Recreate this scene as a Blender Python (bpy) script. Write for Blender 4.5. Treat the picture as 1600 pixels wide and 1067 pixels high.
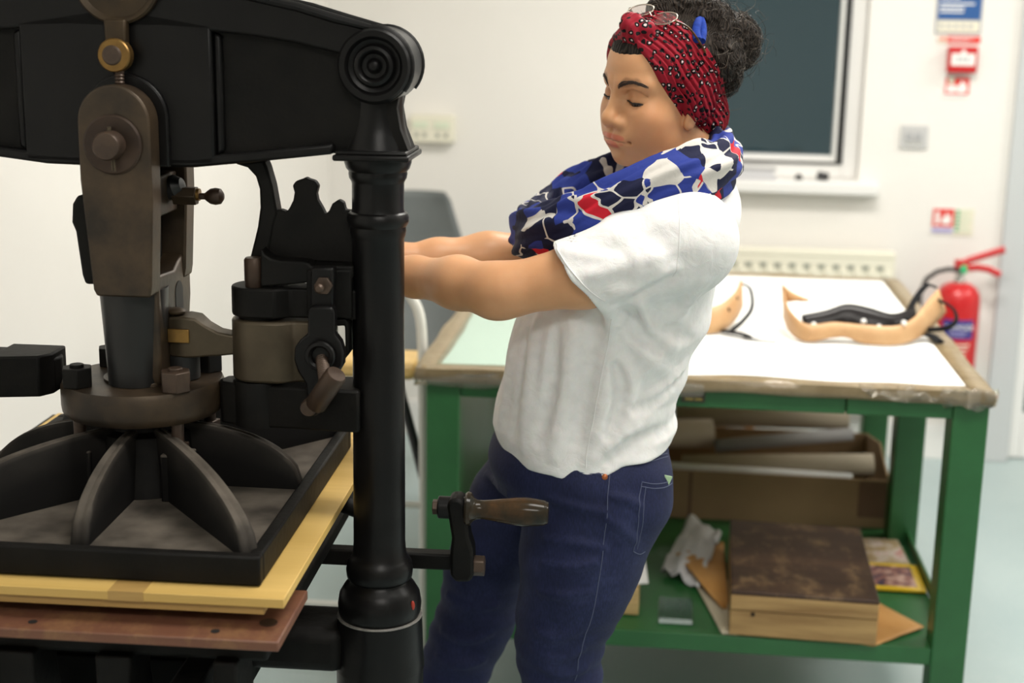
import bpy, bmesh, math, random
import numpy as np
from mathutils import Vector, Matrix, Quaternion
R = math.radians
random.seed(7)
for o in list(bpy.data.objects):
    bpy.data.objects.remove(o)
S = bpy.context.scene
COL = S.collection

# ------------------------------------------------------------------ camera
FPX = 2222.0
PITCH, YAW, ROLL = R(13.0), R(6.0), R(1.0)
CAM = np.array([0.0, 0.0, 1.62])
_cy, _sy, _cp, _sp = math.cos(YAW), math.sin(YAW), math.cos(PITCH), math.sin(PITCH)
FW = np.array([-_sy*_cp, _cy*_cp, -_sp]); _rt = np.array([_cy, _sy, 0.0]); _up = np.cross(_rt, FW)
RT = _rt*math.cos(ROLL) + _up*math.sin(ROLL); UP = _up*math.cos(ROLL) - _rt*math.sin(ROLL)
cam_d = bpy.data.cameras.new('camera'); cam = bpy.data.objects.new('camera', cam_d); COL.objects.link(cam)
cam_d.sensor_width = 36; cam_d.lens = FPX/1600*36; cam_d.clip_start = 0.05
mw = Matrix.Identity(4)
for i in range(3):
    mw[i][0], mw[i][1], mw[i][2], mw[i][3] = RT[i], UP[i], -FW[i], CAM[i]
cam.matrix_world = mw
cam_d.dof.use_dof = True; cam_d.dof.focus_distance = 2.02; cam_d.dof.aperture_fstop = 3.1
S.camera = cam

# ------------------------------------------------------------------ world, lights, exposure
wd = bpy.data.worlds.new('night'); S.world = wd; wd.use_nodes = True
wb = wd.node_tree.nodes['Background']; wb.inputs[0].default_value = (0.040, 0.066, 0.072, 1); wb.inputs[1].default_value = 1.0
S.view_settings.view_transform = 'Standard'; S.view_settings.look = 'None'
S.view_settings.exposure = 0.0; S.view_settings.gamma = 1.0; S.view_settings.use_curve_mapping = False
LAMP_COL = (1.0, 0.955, 0.89)
# ceiling panels of the room and an unseen fill: (x, y, length along x, width, watts)
CEIL = 2.75
LAMPS = [(0.60, 3.60, 1.2, 0.6, 50), (0.50, 1.75, 1.2, 0.6, 23), (2.4, 2.6, 1.2, 0.6, 17), (0.35, -0.30, 1.2, 0.6, 27), (2.9, 4.3, 1.2, 0.6, 32)]  # fourth panel: unseen fill, placed to light the face

# ------------------------------------------------------------------ measuring helpers (plane intersections in metres)
def ray(x, y): return FW + RT*(x-800)/FPX - UP*(y-533.5)/FPX
def PY(x, y, Y): d = ray(x, y); return CAM + d*(Y/d[1])
def PZ(x, y, Z): d = ray(x, y); return CAM + d*((Z-CAM[2])/d[2])
def PX(x, y, X): d = ray(x, y); return CAM + d*(X/d[0])

# ------------------------------------------------------------------ materials
MATS = {}
def nmat(name):
    m = bpy.data.materials.new(name); m.use_nodes = True; MATS[name] = m
    nt = m.node_tree; b = nt.nodes['Principled BSDF']
    return m, nt, b
def N(nt, t, **kw):
    n = nt.nodes.new(t)
    for k, v in kw.items():
        if k.startswith('i_'):
            n.inputs[k[2:].replace('_', ' ')].default_value = v
        else:
            setattr(n, k, v)
    return n
def ramp(nt, fac, stops, interp='LINEAR'):
    r = nt.nodes.new('ShaderNodeValToRGB'); r.color_ramp.interpolation = interp
    e = r.color_ramp.elements
    while len(e) < len(stops): e.new(0.5)
    for i, (p, c) in enumerate(stops):
        e[i].position = p; e[i].color = (c[0], c[1], c[2], 1) if not isinstance(c, (int, float)) else (c, c, c, 1)
    nt.links.new(fac, r.inputs[0]); return r
def coords(nt, scale=(1, 1, 1), rot=(0, 0, 0), src='Object'):
    tc = nt.nodes.new('ShaderNodeTexCoord'); mp = nt.nodes.new('ShaderNodeMapping')
    mp.inputs['Scale'].default_value = scale; mp.inputs['Rotation'].default_value = rot
    nt.links.new(tc.outputs[src], mp.inputs[0]); return mp.outputs[0]
def simple(name, c, rough=0.5, metal=0.0, c2=None, nscale=20, bump=0.0, bscale=60, detail=4, spec=0.5, coat=0, stops=None, stretch=(1, 1, 1), bdist=0.002):
    m, nt, b = nmat(name)
    b.inputs['Roughness'].default_value = rough; b.inputs['Metallic'].default_value = metal
    b.inputs['Specular IOR Level'].default_value = spec
    b.inputs['Coat Weight'].default_value = coat
    b.inputs['Base Color'].default_value = (*c, 1)
    if c2 is not None:
        v = coords(nt, stretch)
        n = N(nt, 'ShaderNodeTexNoise', i_Scale=nscale, i_Detail=detail, i_Roughness=0.6); nt.links.new(v, n.inputs[0])
        r = ramp(nt, n.outputs[0], stops or [(0.35, c), (0.68, c2)]); nt.links.new(r.outputs[0], b.inputs['Base Color'])
    if bump:
        v = coords(nt, stretch)
        n = N(nt, 'ShaderNodeTexNoise', i_Scale=bscale, i_Detail=3); nt.links.new(v, n.inputs[0])
        bp = N(nt, 'ShaderNodeBump', i_Strength=bump, i_Distance=bdist); nt.links.new(n.outputs[0], bp.inputs['Height']); nt.links.new(bp.outputs[0], b.inputs['Normal'])
    return m
simple('wall', (0.80, 0.775, 0.735), 0.75, c2=(0.83, 0.805, 0.765), nscale=1.3, bump=0.08, bscale=90)
simple('ceiling', (0.85, 0.84, 0.82), 0.9)
simple('white_paint', (0.82, 0.81, 0.79), 0.35)
simple('door_grey', (0.56, 0.58, 0.59), 0.35)
simple('upvc', (0.84, 0.83, 0.81), 0.3)
simple('cream_metal', (0.80, 0.77, 0.64), 0.4)
simple('slot_dark', (0.30, 0.31, 0.26), 0.7)
simple('dull_black', (0.01, 0.01, 0.01), 0.6)
simple('black_plastic', (0.015, 0.015, 0.017), 0.35)
simple('black_strap', (0.006, 0.006, 0.007), 0.75, spec=0.15)
simple('black_iron', (0.0035, 0.0033, 0.0035), 0.34, c2=(0.006, 0.0055, 0.0055), nscale=14, bump=0.22, bscale=95, spec=0.22, bdist=0.001)
simple('matt_iron', (0.0035, 0.0033, 0.003), 0.55, c2=(0.008, 0.007, 0.006), nscale=22, bump=0.3, bscale=80, spec=0.16)
# iron with grey dust settled on the faces that look upwards
m, nt, b = nmat('dusty_iron'); b.inputs['Roughness'].default_value = 0.7; b.inputs['Specular IOR Level'].default_value = 0.2
v = coords(nt); n = N(nt, 'ShaderNodeTexNoise', i_Scale=16.0, i_Detail=8); nt.links.new(v, n.inputs[0])
ge = N(nt, 'ShaderNodeNewGeometry'); sz = N(nt, 'ShaderNodeSeparateXYZ'); nt.links.new(ge.outputs['Normal'], sz.inputs[0])
d1 = ramp(nt, n.outputs[0], [(0.30, (0.040, 0.034, 0.028)), (0.70, (0.145, 0.123, 0.101))]); f1 = ramp(nt, sz.outputs[2], [(0.12, 0.0), (0.80, 1.0)])
mx = N(nt, 'ShaderNodeMix', data_type='RGBA'); nt.links.new(f1.outputs[0], mx.inputs[0]); mx.inputs[6].default_value = (0.0045, 0.004, 0.0038, 1); nt.links.new(d1.outputs[0], mx.inputs[7]); nt.links.new(mx.outputs[2], b.inputs['Base Color'])
simple('brown_steel', (0.022, 0.016, 0.011), 0.45, 0.4, c2=(0.080, 0.052, 0.029), nscale=11, bump=0.12, bscale=120, detail=7)
simple('rust_steel', (0.028, 0.017, 0.012), 0.45, 0.4, c2=(0.062, 0.036, 0.022), nscale=18, bump=0.2, bscale=100, detail=8)
simple('grey_steel', (0.014, 0.0145, 0.0155), 0.4, 0.3, c2=(0.022, 0.020, 0.018), nscale=9, stretch=(1, 1, 0.15))
simple('bronze', (0.060, 0.045, 0.028), 0.45, 0.5, c2=(0.095, 0.073, 0.046), nscale=14, bump=0.1, bscale=100, detail=7)
simple('brass', (0.28, 0.16, 0.045), 0.38, 0.8, c2=(0.16, 0.09, 0.03), nscale=25)
simple('dark_brass', (0.055, 0.035, 0.017), 0.5, 0.5, c2=(0.03, 0.02, 0.011), nscale=25)
simple('bright_steel', (0.45, 0.42, 0.36), 0.3, 1.0)
simple('bolt_brown', (0.050, 0.032, 0.023), 0.42, 0.4, c2=(0.085, 0.055, 0.038), nscale=40)
simple('handle_wood', (0.055, 0.035, 0.022), 0.16, 0.0, spec=0.2, c2=(0.13, 0.075, 0.035), nscale=24, coat=0.0, detail=8, stops=[(0.3, (0.018, 0.018, 0.014)), (0.5, (0.040, 0.026, 0.014)), (0.72, (0.085, 0.043, 0.018))])
simple('green_paint', (0.018, 0.105, 0.029), 0.42, c2=(0.024, 0.130, 0.038), nscale=7, bump=0.08, bscale=120)
simple('plate_dark', (0.05, 0.042, 0.03), 0.35, 0.5)
simple('plate_gold', (0.45, 0.33, 0.10), 0.4, 0.6)
simple('table_white', (0.86, 0.86, 0.83), 0.5)
simple('tape_brown', (0.20, 0.145, 0.075), 0.3, c2=(0.26, 0.20, 0.115), nscale=22, bump=0.5, bscale=45, bdist=0.004)
simple('leather_tan', (0.48, 0.27, 0.12), 0.55, c2=(0.56, 0.34, 0.165), nscale=18, bump=0.25, bscale=140)
simple('leather_black', (0.006, 0.004, 0.004), 0.3, spec=0.25)
simple('red_paint', (0.55, 0.015, 0.018), 0.28)
simple('red_sign', (0.72, 0.035, 0.025), 0.45)
simple('sign_white', (0.86, 0.85, 0.82), 0.5)
simple('sign_cream', (0.80, 0.76, 0.62), 0.5)
simple('sign_blue', (0.020, 0.095, 0.30), 0.45)
simple('sign_green', (0.12, 0.42, 0.22), 0.5)
simple('sign_pale', (0.70, 0.76, 0.60), 0.5)
simple('sign_grey', (0.42, 0.42, 0.43), 0.5)
simple('sign_lilac', (0.40, 0.36, 0.62), 0.5)
simple('label_blue', (0.04, 0.035, 0.24), 0.4)
simple('tag_green', (0.03, 0.52, 0.20), 0.4)
simple('grey_plastic', (0.115, 0.13, 0.13), 0.5, c2=(0.145, 0.16, 0.16), nscale=6)
simple('grey_plate', (0.55, 0.545, 0.54), 0.4)
simple('chrome', (0.62, 0.60, 0.57), 0.25, 0.8)
simple('white_tube', (0.66, 0.65, 0.60), 0.3)
simple('paper_white', (0.62, 0.62, 0.64), 0.8, bump=0.3, bscale=30)
simple('paper_card', (0.80, 0.80, 0.79), 0.8)
simple('paper_cream', (0.47, 0.42, 0.31), 0.75)
simple('paper_roll', (0.40, 0.335, 0.245), 0.7, c2=(0.46, 0.39, 0.29), nscale=6)
simple('paper_roll_grey', (0.30, 0.29, 0.29), 0.6)
simple('paper_brown', (0.50, 0.25, 0.07), 0.55, c2=(0.56, 0.30, 0.10), nscale=12)
simple('torn_edge', (0.66, 0.55, 0.42), 0.9)
simple('cardboard', (0.25, 0.165, 0.085), 0.8, c2=(0.30, 0.20, 0.105), nscale=5)
simple('cardboard_dark', (0.15, 0.085, 0.05), 0.75)
simple('orange_wood', (0.46, 0.19, 0.055), 0.4)
simple('magazine_yellow', (0.78, 0.52, 0.02), 0.3)
simple('magazine_photo', (0.30, 0.12, 0.10), 0.35, c2=(0.55, 0.35, 0.30), nscale=40, stops=[(0.35, (0.02, 0.03, 0.09)), (0.5, (0.30, 0.13, 0.11)), (0.65, (0.62, 0.42, 0.36))])
simple('magazine_photo2', (0.30, 0.12, 0.10), 0.35, c2=(0.55, 0.35, 0.30), nscale=22, stops=[(0.3, (0.30, 0.22, 0.10)), (0.5, (0.45, 0.33, 0.2)), (0.60, (0.62, 0.55, 0.5)), (0.75, (0.50, 0.06, 0.05))])
simple('magazine_cover_pale', (0.55, 0.45, 0.33), 0.4)
simple('plastic_clear', (0.75, 0.78, 0.80), 0.15)
simple('drawer_grey', (0.50, 0.49, 0.53), 0.5)
simple('red_dot', (0.35, 0.03, 0.015), 0.5)
simple('worn_edge', (0.10, 0.095, 0.09), 0.6, c2=(0.20, 0.19, 0.17), nscale=60)

# wood with straight grain
def wood(name, dark, light, axis=0, scale=1.0, rough=0.5, worn=None):
    m, nt, b = nmat(name); b.inputs['Roughness'].default_value = rough
    sc = [26*scale]*3; sc[axis] = 1.6*scale
    v = coords(nt, tuple(sc))
    n = N(nt, 'ShaderNodeTexNoise', i_Scale=1.0, i_Detail=6, i_Roughness=0.65, i_Distortion=0.6); nt.links.new(v, n.inputs[0])
    r = ramp(nt, n.outputs[0], [(0.28, dark), (0.62, light)])
    out = r.outputs[0]
    if worn:
        v2 = coords(nt, (16, 11, 16)); n2 = N(nt, 'ShaderNodeTexNoise', i_Scale=1.0, i_Detail=10, i_Roughness=0.75); nt.links.new(v2, n2.inputs[0])
        f = ramp(nt, n2.outputs[0], [(0.50, 0.0), (0.66, 1.0)])
        mx = N(nt, 'ShaderNodeMix', data_type='RGBA'); nt.links.new(f.outputs[0], mx.inputs[0]); nt.links.new(out, mx.inputs[6]); mx.inputs[7].default_value = (*worn, 1); out = mx.outputs[2]
    nt.links.new(out, b.inputs['Base Color'])
    bp = N(nt, 'ShaderNodeBump', i_Strength=0.15, i_Distance=0.002); nt.links.new(n.outputs[0], bp.inputs['Height']); nt.links.new(bp.outputs[0], b.inputs['Normal'])
    return m
wood('board_yellow', (0.56, 0.36, 0.10), (0.70, 0.47, 0.15), 0, 0.5)
wood('board_yellow_edge', (0.34, 0.20, 0.06), (0.52, 0.33, 0.11), 0, 0.8)
wood('plank_brown', (0.085, 0.034, 0.022), (0.17, 0.068, 0.038), 0, 0.6, 0.5, worn=(0.22, 0.11, 0.05))
wood('box_front', (0.20, 0.10, 0.030), (0.46, 0.29, 0.115), 0, 0.8, 0.6)
wood('box_top', (0.026, 0.011, 0.007), (0.060, 0.028, 0.014), 0, 0.8, 0.6, worn=(0.19, 0.115, 0.055))
wood('pale_wood', (0.50, 0.34, 0.14), (0.62, 0.44, 0.20), 0, 1.0, 0.6)
wood('seat_wood', (0.55, 0.36, 0.12), (0.66, 0.45, 0.17), 0, 1.0, 0.35)

# speckled vinyl floor
m, nt, b = nmat('floor'); b.inputs['Roughness'].default_value = 0.42
v = coords(nt)
n1 = N(nt, 'ShaderNodeTexNoise', i_Scale=1.6, i_Detail=5); nt.links.new(v, n1.inputs[0])
r1 = ramp(nt, n1.outputs[0], [(0.3, (0.345, 0.43, 0.435)), (0.7, (0.43, 0.515, 0.51))])
n2 = N(nt, 'ShaderNodeTexVoronoi', i_Scale=95.0); nt.links.new(v, n2.inputs[0])
r2 = ramp(nt, n2.outputs['Distance'], [(0.10, 1.0), (0.2, 0.0)])
n3 = N(nt, 'ShaderNodeTexNoise', i_Scale=38.0, i_Detail=3); nt.links.new(v, n3.inputs[0])
r3 = ramp(nt, n3.outputs[0], [(0.5, (0.56, 0.60, 0.56)), (0.62, (0.30, 0.36, 0.38))])
mx = N(nt, 'ShaderNodeMix', data_type='RGBA'); nt.links.new(r2.outputs[0], mx.inputs[0]); nt.links.new(r1.outputs[0], mx.inputs[6]); nt.links.new(r3.outputs[0], mx.inputs[7])
nt.links.new(mx.outputs[2], b.inputs['Base Color'])

# thin clear panes: see-through with a mirror sheen that grows at grazing angles
def pane(name, tint, rough=0.02, ior=1.45):
    m, nt, b = nmat(name); nt.nodes.remove(b); out = nt.nodes['Material Output']
    tr = N(nt, 'ShaderNodeBsdfTransparent'); tr.inputs[0].default_value = (*tint, 1); gl_ = N(nt, 'ShaderNodeBsdfGlossy'); gl_.inputs['Roughness'].default_value = rough
    lw = N(nt, 'ShaderNodeLayerWeight', i_Blend=0.5); pw = N(nt, 'ShaderNodeMath', operation='POWER'); pw.inputs[1].default_value = 5.0; nt.links.new(lw.outputs['Facing'], pw.inputs[0])
    fr = N(nt, 'ShaderNodeMath', operation='MULTIPLY_ADD'); fr.inputs[1].default_value = 0.9; fr.inputs[2].default_value = ((ior-1)/(ior+1))**2; nt.links.new(pw.outputs[0], fr.inputs[0]); mx = N(nt, 'ShaderNodeMixShader'); nt.links.new(fr.outputs[0], mx.inputs[0]); nt.links.new(tr.outputs[0], mx.inputs[1]); nt.links.new(gl_.outputs[0], mx.inputs[2]); nt.links.new(mx.outputs[0], out.inputs[0])
pane('window_glass', (0.93, 0.96, 0.96)); pane('table_glass', (0.90, 0.97, 0.94), 0.04); pane('lens_glass', (0.93, 0.88, 0.88)); pane('case_plastic', (0.78, 0.84, 0.82), 0.12, 1.6)
m, nt, b = nmat('clear_tape')
b.inputs['Base Color'].default_value = (0.90, 0.86, 0.76, 1); b.inputs['Roughness'].default_value = 0.10; b.inputs['Transmission Weight'].default_value = 0.9; b.inputs['IOR'].default_value = 1.25
v = coords(nt); n = N(nt, 'ShaderNodeTexNoise', i_Scale=40.0, i_Detail=4); nt.links.new(v, n.inputs[0])
bp = N(nt, 'ShaderNodeBump', i_Strength=0.8, i_Distance=0.006); nt.links.new(n.outputs[0], bp.inputs['Height']); nt.links.new(bp.outputs[0], b.inputs['Normal'])
m, nt, b = nmat('lamp_diffuser')
b.inputs['Base Color'].default_value = (0.9, 0.9, 0.9, 1); b.inputs['Emission Color'].default_value = (*LAMP_COL, 1); b.inputs['Emission Strength'].default_value = 3.0

# ------------------------------------------------------------------ mesh building
def V3(*a): return np.array(a, float)
def frame_from(d):
    d = np.array(d, float); d /= np.linalg.norm(d)
    a = np.array([0, 0, 1.0]) if abs(d[2]) < 0.9 else np.array([1.0, 0, 0])
    u = np.cross(a, d); u /= np.linalg.norm(u); return u, np.cross(d, u), d
def root_matrix(o):
    while o.parent: o = o.parent
    return Matrix.Translation(o.location) @ Matrix.Rotation(o.rotation_euler[2], 4, 'Z')
class MB:
    def __init__(s): s.v = []; s.f = []
    def add(s, vs, fs):
        o = len(s.v); s.v += [tuple(float(c) for c in p) for p in vs]; s.f += [tuple(i+o for i in f) for f in fs]; return s
    def box(s, a, b, M=None):
        x0, y0, z0 = a; x1, y1, z1 = b
        vs = [V3(x, y, z) for z in (z0, z1) for x, y in ((x0, y0), (x1, y0), (x1, y1), (x0, y1))]
        if M is not None: vs = [M @ p if not isinstance(M, Matrix) else np.array(M @ Vector(p)) for p in vs]
        return s.add(vs, [(3, 2, 1, 0), (4, 5, 6, 7), (0, 1, 5, 4), (1, 2, 6, 5), (2, 3, 7, 6), (3, 0, 4, 7)])
    def prism(s, poly, axis, a, b):
        """polygon (2-D, counter-clockwise) extruded along axis from a to b; axis 1: (x,z) along y; axis 2: (x,y) along z; axis 0: (y,z) along x"""
        n = len(poly)
        def P(p, t): return {1: (p[0], t, p[1]), 2: (p[0], p[1], t), 0: (t, p[0], p[1])}[axis]
        vs = [P(p, a) for p in poly] + [P(p, b) for p in poly]
        fs = [tuple(range(n)), tuple(range(2*n-1, n-1, -1))] + [(i, n+i, n+(i+1) % n, (i+1) % n) for i in range(n)]
        if axis == 2 : fs = [f[::-1] for f in fs]
        if axis == 0 : fs = [f[::-1] for f in fs]
        return s.add(vs, fs)
    def rings(s, rs, closed_ring=True, cap=True, loop=False):
        n = len(rs[0]); m = len(rs); o = len(s.v); fs = []
        for j in range(m if loop else m-1):
            k = (j+1) % m
            for i in range(n if closed_ring else n-1):
                i2 = (i+1) % n; fs.append((j*n+i, j*n+i2, k*n+i2, k*n+i))
        if cap and not loop and closed_ring:
            fs.append(tuple(range(n-1, -1, -1))); fs.append(tuple((m-1)*n+i for i in range(n)))
        return s.add([p for r in rs for p in r], fs)
    def cyl(s, p0, p1, r0, r1=None, n=20, rot=0.0):
        r1 = r0 if r1 is None else r1; p0 = np.array(p0, float); p1 = np.array(p1, float); u, v, d = frame_from(p1-p0)
        an = [rot+2*math.pi*i/n for i in range(n)]
        return s.rings([[p+(u*math.cos(a)+v*math.sin(a))*r for a in an] for p, r in ((p0, r0), (p1, r1))])
    def lathe(s, prof, origin=(0, 0, 0), d=(0, 0, 1), n=32):
        u, v, d = frame_from(d); o = np.array(origin, float); an = [2*math.pi*i/n for i in range(n)]
        return s.rings([[o+d*h+(u*math.cos(a)+v*math.sin(a))*max(r, 1e-4) for a in an] for r, h in prof])
    def tube(s, pts, r, n=10, loop=False, flat=None):
        pts = [np.array(p, float) for p in pts]; m = len(pts); rs = []
        rr = r if hasattr(r, '__len__') else [r]*m; prev = None
        for i in range(m):
            if loop: t = pts[(i+1) % m]-pts[i-1]
            else: t = pts[min(i+1, m-1)]-pts[max(i-1, 0)]
            t = t/(np.linalg.norm(t)+1e-12)
            if prev is None: u, _, _ = frame_from(t)
            else: u = prev-t*(prev@t); u /= (np.linalg.norm(u)+1e-12)
            prev = u; w = np.cross(t, u)
            f = flat or 1.0
            rs.append([pts[i]+(u*math.cos(a)+w*math.sin(a)*f)*rr[i] for a in [2*math.pi*k/n for k in range(n)]])
        return s.rings(rs, loop=loop)
    def ball(s, c, r, n=16, m=10):
        r = np.array(r if hasattr(r, '__len__') else (r, r, r), float); c = np.array(c, float)
        rs = [[c+r*V3(math.sin(t)*math.cos(a), math.sin(t)*math.sin(a), math.cos(t)) for a in [2*math.pi*i/n for i in range(n)]] for t in [math.pi*(1-(j+0.02)/(m-0.96)) for j in range(m)]]
        return s.rings(rs)
    def build(s, name, mat, parent=None, bevel=0, smooth=35, loc=None, seg=2, local=False):
        if parent and not local:
            iv = np.array(root_matrix(parent).inverted()); s.v = [tuple((iv @ np.array((*p, 1.0)))[:3]) for p in s.v]
        me = bpy.data.meshes.new(name); me.from_pydata(s.v, [], s.f); me.update()
        return finish(name, me, mat, parent, bevel, smooth, loc, seg)
def finish(name, me, mat, parent=None, bevel=0, smooth=35, loc=None, seg=2):
    if mat: me.materials.append(MATS[mat] if isinstance(mat, str) else mat)
    bm = bmesh.new(); bm.from_mesh(me); bmesh.ops.recalc_face_normals(bm, faces=bm.faces); bm.to_mesh(me); bm.free()
    if smooth:
        me.polygons.foreach_set('use_smooth', [True]*len(me.polygons)); me.set_sharp_from_angle(angle=R(smooth))
    o = bpy.data.objects.new(name, me); COL.objects.link(o)
    if parent: o.parent = parent
    if loc is not None: o.location = loc
    if bevel:
        b = o.modifiers.new('bevel', 'BEVEL'); b.width = bevel; b.segments = seg; b.limit_method = 'ANGLE'; b.angle_limit = R(32)
    return o
def tag(o, label, cat=None, group=None, kind=None):
    o['label'] = label
    if cat: o['category'] = cat
    if group: o['group'] = group
    if kind: o['kind'] = kind
    return o
def thing(name, label, cat, loc=(0, 0, 0), rotz=0, group=None, kind=None):
    o = bpy.data.objects.new(name, None); COL.objects.link(o); o.empty_display_size = 0.05
    o.location = loc; o.rotation_euler = (0, 0, rotz); return tag(o, label, cat, group, kind)
def struct(name, mb, mat, label, bevel=0):
    o = mb.build(name, mat, None, bevel); o['kind'] = 'structure'; o['label'] = label; return o
def text(name, s, size, mat, parent, M, depth=0.0006):
    cu = bpy.data.curves.new(name, 'FONT'); cu.body = s; cu.size = size; cu.align_x = 'CENTER'; cu.align_y = 'CENTER'; cu.extrude = depth
    t = bpy.data.objects.new(name, cu); COL.objects.link(t)
    dg = bpy.context.evaluated_depsgraph_get(); me = bpy.data.meshes.new_from_object(t.evaluated_get(dg)); bpy.data.objects.remove(t)
    me.transform(M); me.materials.clear()
    if parent: me.transform(root_matrix(parent).inverted())
    return finish(name, me, mat, parent, 0, 0)
def copy_thing(o, parent=None):
    c = o.copy(); COL.objects.link(c); c.parent = parent
    for ch in [x for x in bpy.data.objects if x.parent == o]: copy_thing(ch, c)
    return c
def arc(cx, cy, r, a0, a1, n): return [(cx+r*math.cos(R(a0+(a1-a0)*i/n)), cy+r*math.sin(R(a0+(a1-a0)*i/n))) for i in range(n+1)]
def smooth_curve(pts, n):
    """Catmull-Rom through points"""
    P = [np.array(p, float) for p in pts]; P = [2*P[0]-P[1]]+P+[2*P[-1]-P[-2]]; out = []; m_ = len(P)-3
    for i in range(n+1):
        u = i/n*m_; k = min(int(u), m_-1); t = u-k; a, b_, c, d = P[k:k+4]
        out.append(0.5*((2*b_)+(-a+c)*t+(2*a-5*b_+4*c-d)*t*t+(-a+3*b_-3*c+d)*t**3))
    return out
# ================================================================== the room
W = 5.32                     # back wall plane
XL, XR, YF = -1.275, 4.3, -2.6
WX0, WX1, WZ0, WZ1 = -0.06, 0.705, 1.045, 2.25      # window opening
DX0 = 1.31                                           # door opening starts
mb = MB()
T = 0.14
def wbox(x0, x1, z0, z1): mb.box((x0, W, z0), (x1, W+T, z1))
wbox(XL-T, WX0, 0, CEIL); wbox(WX0, WX1, 0, WZ0); wbox(WX0, WX1, WZ1, CEIL); wbox(WX1, DX0, 0, CEIL); wbox(DX0, 2.26, 2.12, CEIL); wbox(2.26, XR+T, 0, CEIL)
struct('wall_back', mb, 'wall', 'white painted back wall with the window and the signs')
struct('wall_left', MB().box((XL-T, YF-T, 0), (XL, W, CEIL)), 'wall', 'plain white wall behind the printing press')
struct('wall_right', MB().box((XR, YF-T, 0), (XR+T, W, CEIL)), 'wall', 'plain white wall on the right of the room')
struct('wall_front', MB().box((XL, YF-T, 0), (XR, YF, CEIL)), 'wall', 'plain white wall behind the camera')
struct('floor', MB().box((XL-T, YF-T, -0.1), (XR+T, W+T, 0)), 'floor', 'pale blue speckled vinyl floor')
struct('ceiling', MB().box((XL-T, YF-T, CEIL), (XR+T, W+T, CEIL+0.1)), 'ceiling', 'white ceiling')
struct('baseboard_back', MB().box((XL, W-0.018, 0), (DX0-0.06, W, 0.12)).box((XL, W-0.012, 0.12), (DX0-0.06, W, 0.135)), 'white_paint', 'white skirting board along the back wall', 0.003)
struct('baseboard_left', MB().box((XL, YF, 0), (XL+0.018, W-0.018, 0.12)), 'white_paint', 'white skirting board along the left wall', 0.003)

# window
wn = thing('window_1', 'white framed window with dark night glass above the sill', None, ((WX0+WX1)/2, W, WZ0), kind='structure')
def rect_frame(mb, x0, x1, z0, z1, y0, y1, wl, wr, wb_, wt):
    mb.box((x0, y0, z0), (x0+wl, y1, z1)); mb.box((x1-wr, y0, z0), (x1, y1, z1)); mb.box((x0+wl, y0, z0), (x1-wr, y1, z0+wb_)); mb.box((x0+wl, y0, z1-wt), (x1-wr, y1, z1)); return mb
rect_frame(MB(), WX0, WX1, WZ0, WZ1, W+0.06, W+0.13, 0.05, 0.055, 0.05, 0.05).build('window_frame', 'upvc', wn, 0.004)
rect_frame(MB(), WX0+0.05, WX1-0.055, WZ0+0.05, WZ1-0.05, W+0.053, W+0.085, 0.02, 0.022, 0.012, 0.02).build('dark_strip', 'dull_black', wn)  # narrow dark strip round the sash
rect_frame(MB(), WX0+0.06, WX1-0.079, WZ0+0.058, WZ1-0.06, W+0.05, W+0.11, 0.025, 0.014, 0.022, 0.025).build('sash', 'upvc', wn, 0.003)
MB().box((WX0+0.08, W+0.078, WZ0+0.07), (WX1-0.093, W+0.084, WZ1-0.08)).build('pane', 'window_glass', wn)
MB().box((WX0-0.04, W-0.07, 0.995), (0.775, W-0.001, 1.043)).box((WX0+0.002, W-0.001, 1.02), (WX1-0.002, W+0.06, 1.0445)).build('window_sill', 'white_paint', wn, 0.008)

# door at the right
dr = thing('door_1', 'white door frame with a dark glazed door', None, (1.8, W, 0), kind='structure')
MB().box((DX0-0.075, W-0.02, 0), (DX0+0.02, W+0.1, 2.16)).box((2.24, W-0.02, 0), (2.33, W+0.1, 2.16)).box((DX0+0.02, W-0.02, 2.07), (2.24, W+0.1, 2.16)).build('door_frame', 'door_grey', dr, 0.004)
rect_frame(MB(), DX0+0.021, 2.239, 0.005, 2.069, W+0.03, W+0.08, 0.05, 0.09, 0.17, 0.09).build('door_leaf', 'upvc', dr, 0.004)
MB().box((DX0+0.045, W+0.05, 0.16), (2.16, W+0.058, 1.99)).build('pane', 'window_glass', dr)
MB().box((DX0+0.071, W+0.045, 1.02), (2.149, W+0.075, 1.09)).build('door_rail', 'upvc', dr, 0.003)
MB().tube([(2.19, W+0.03, 1.05), (2.19, W-0.03, 1.05), (2.08, W-0.03, 1.05)], 0.009).build('door_handle', 'chrome', dr)

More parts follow.
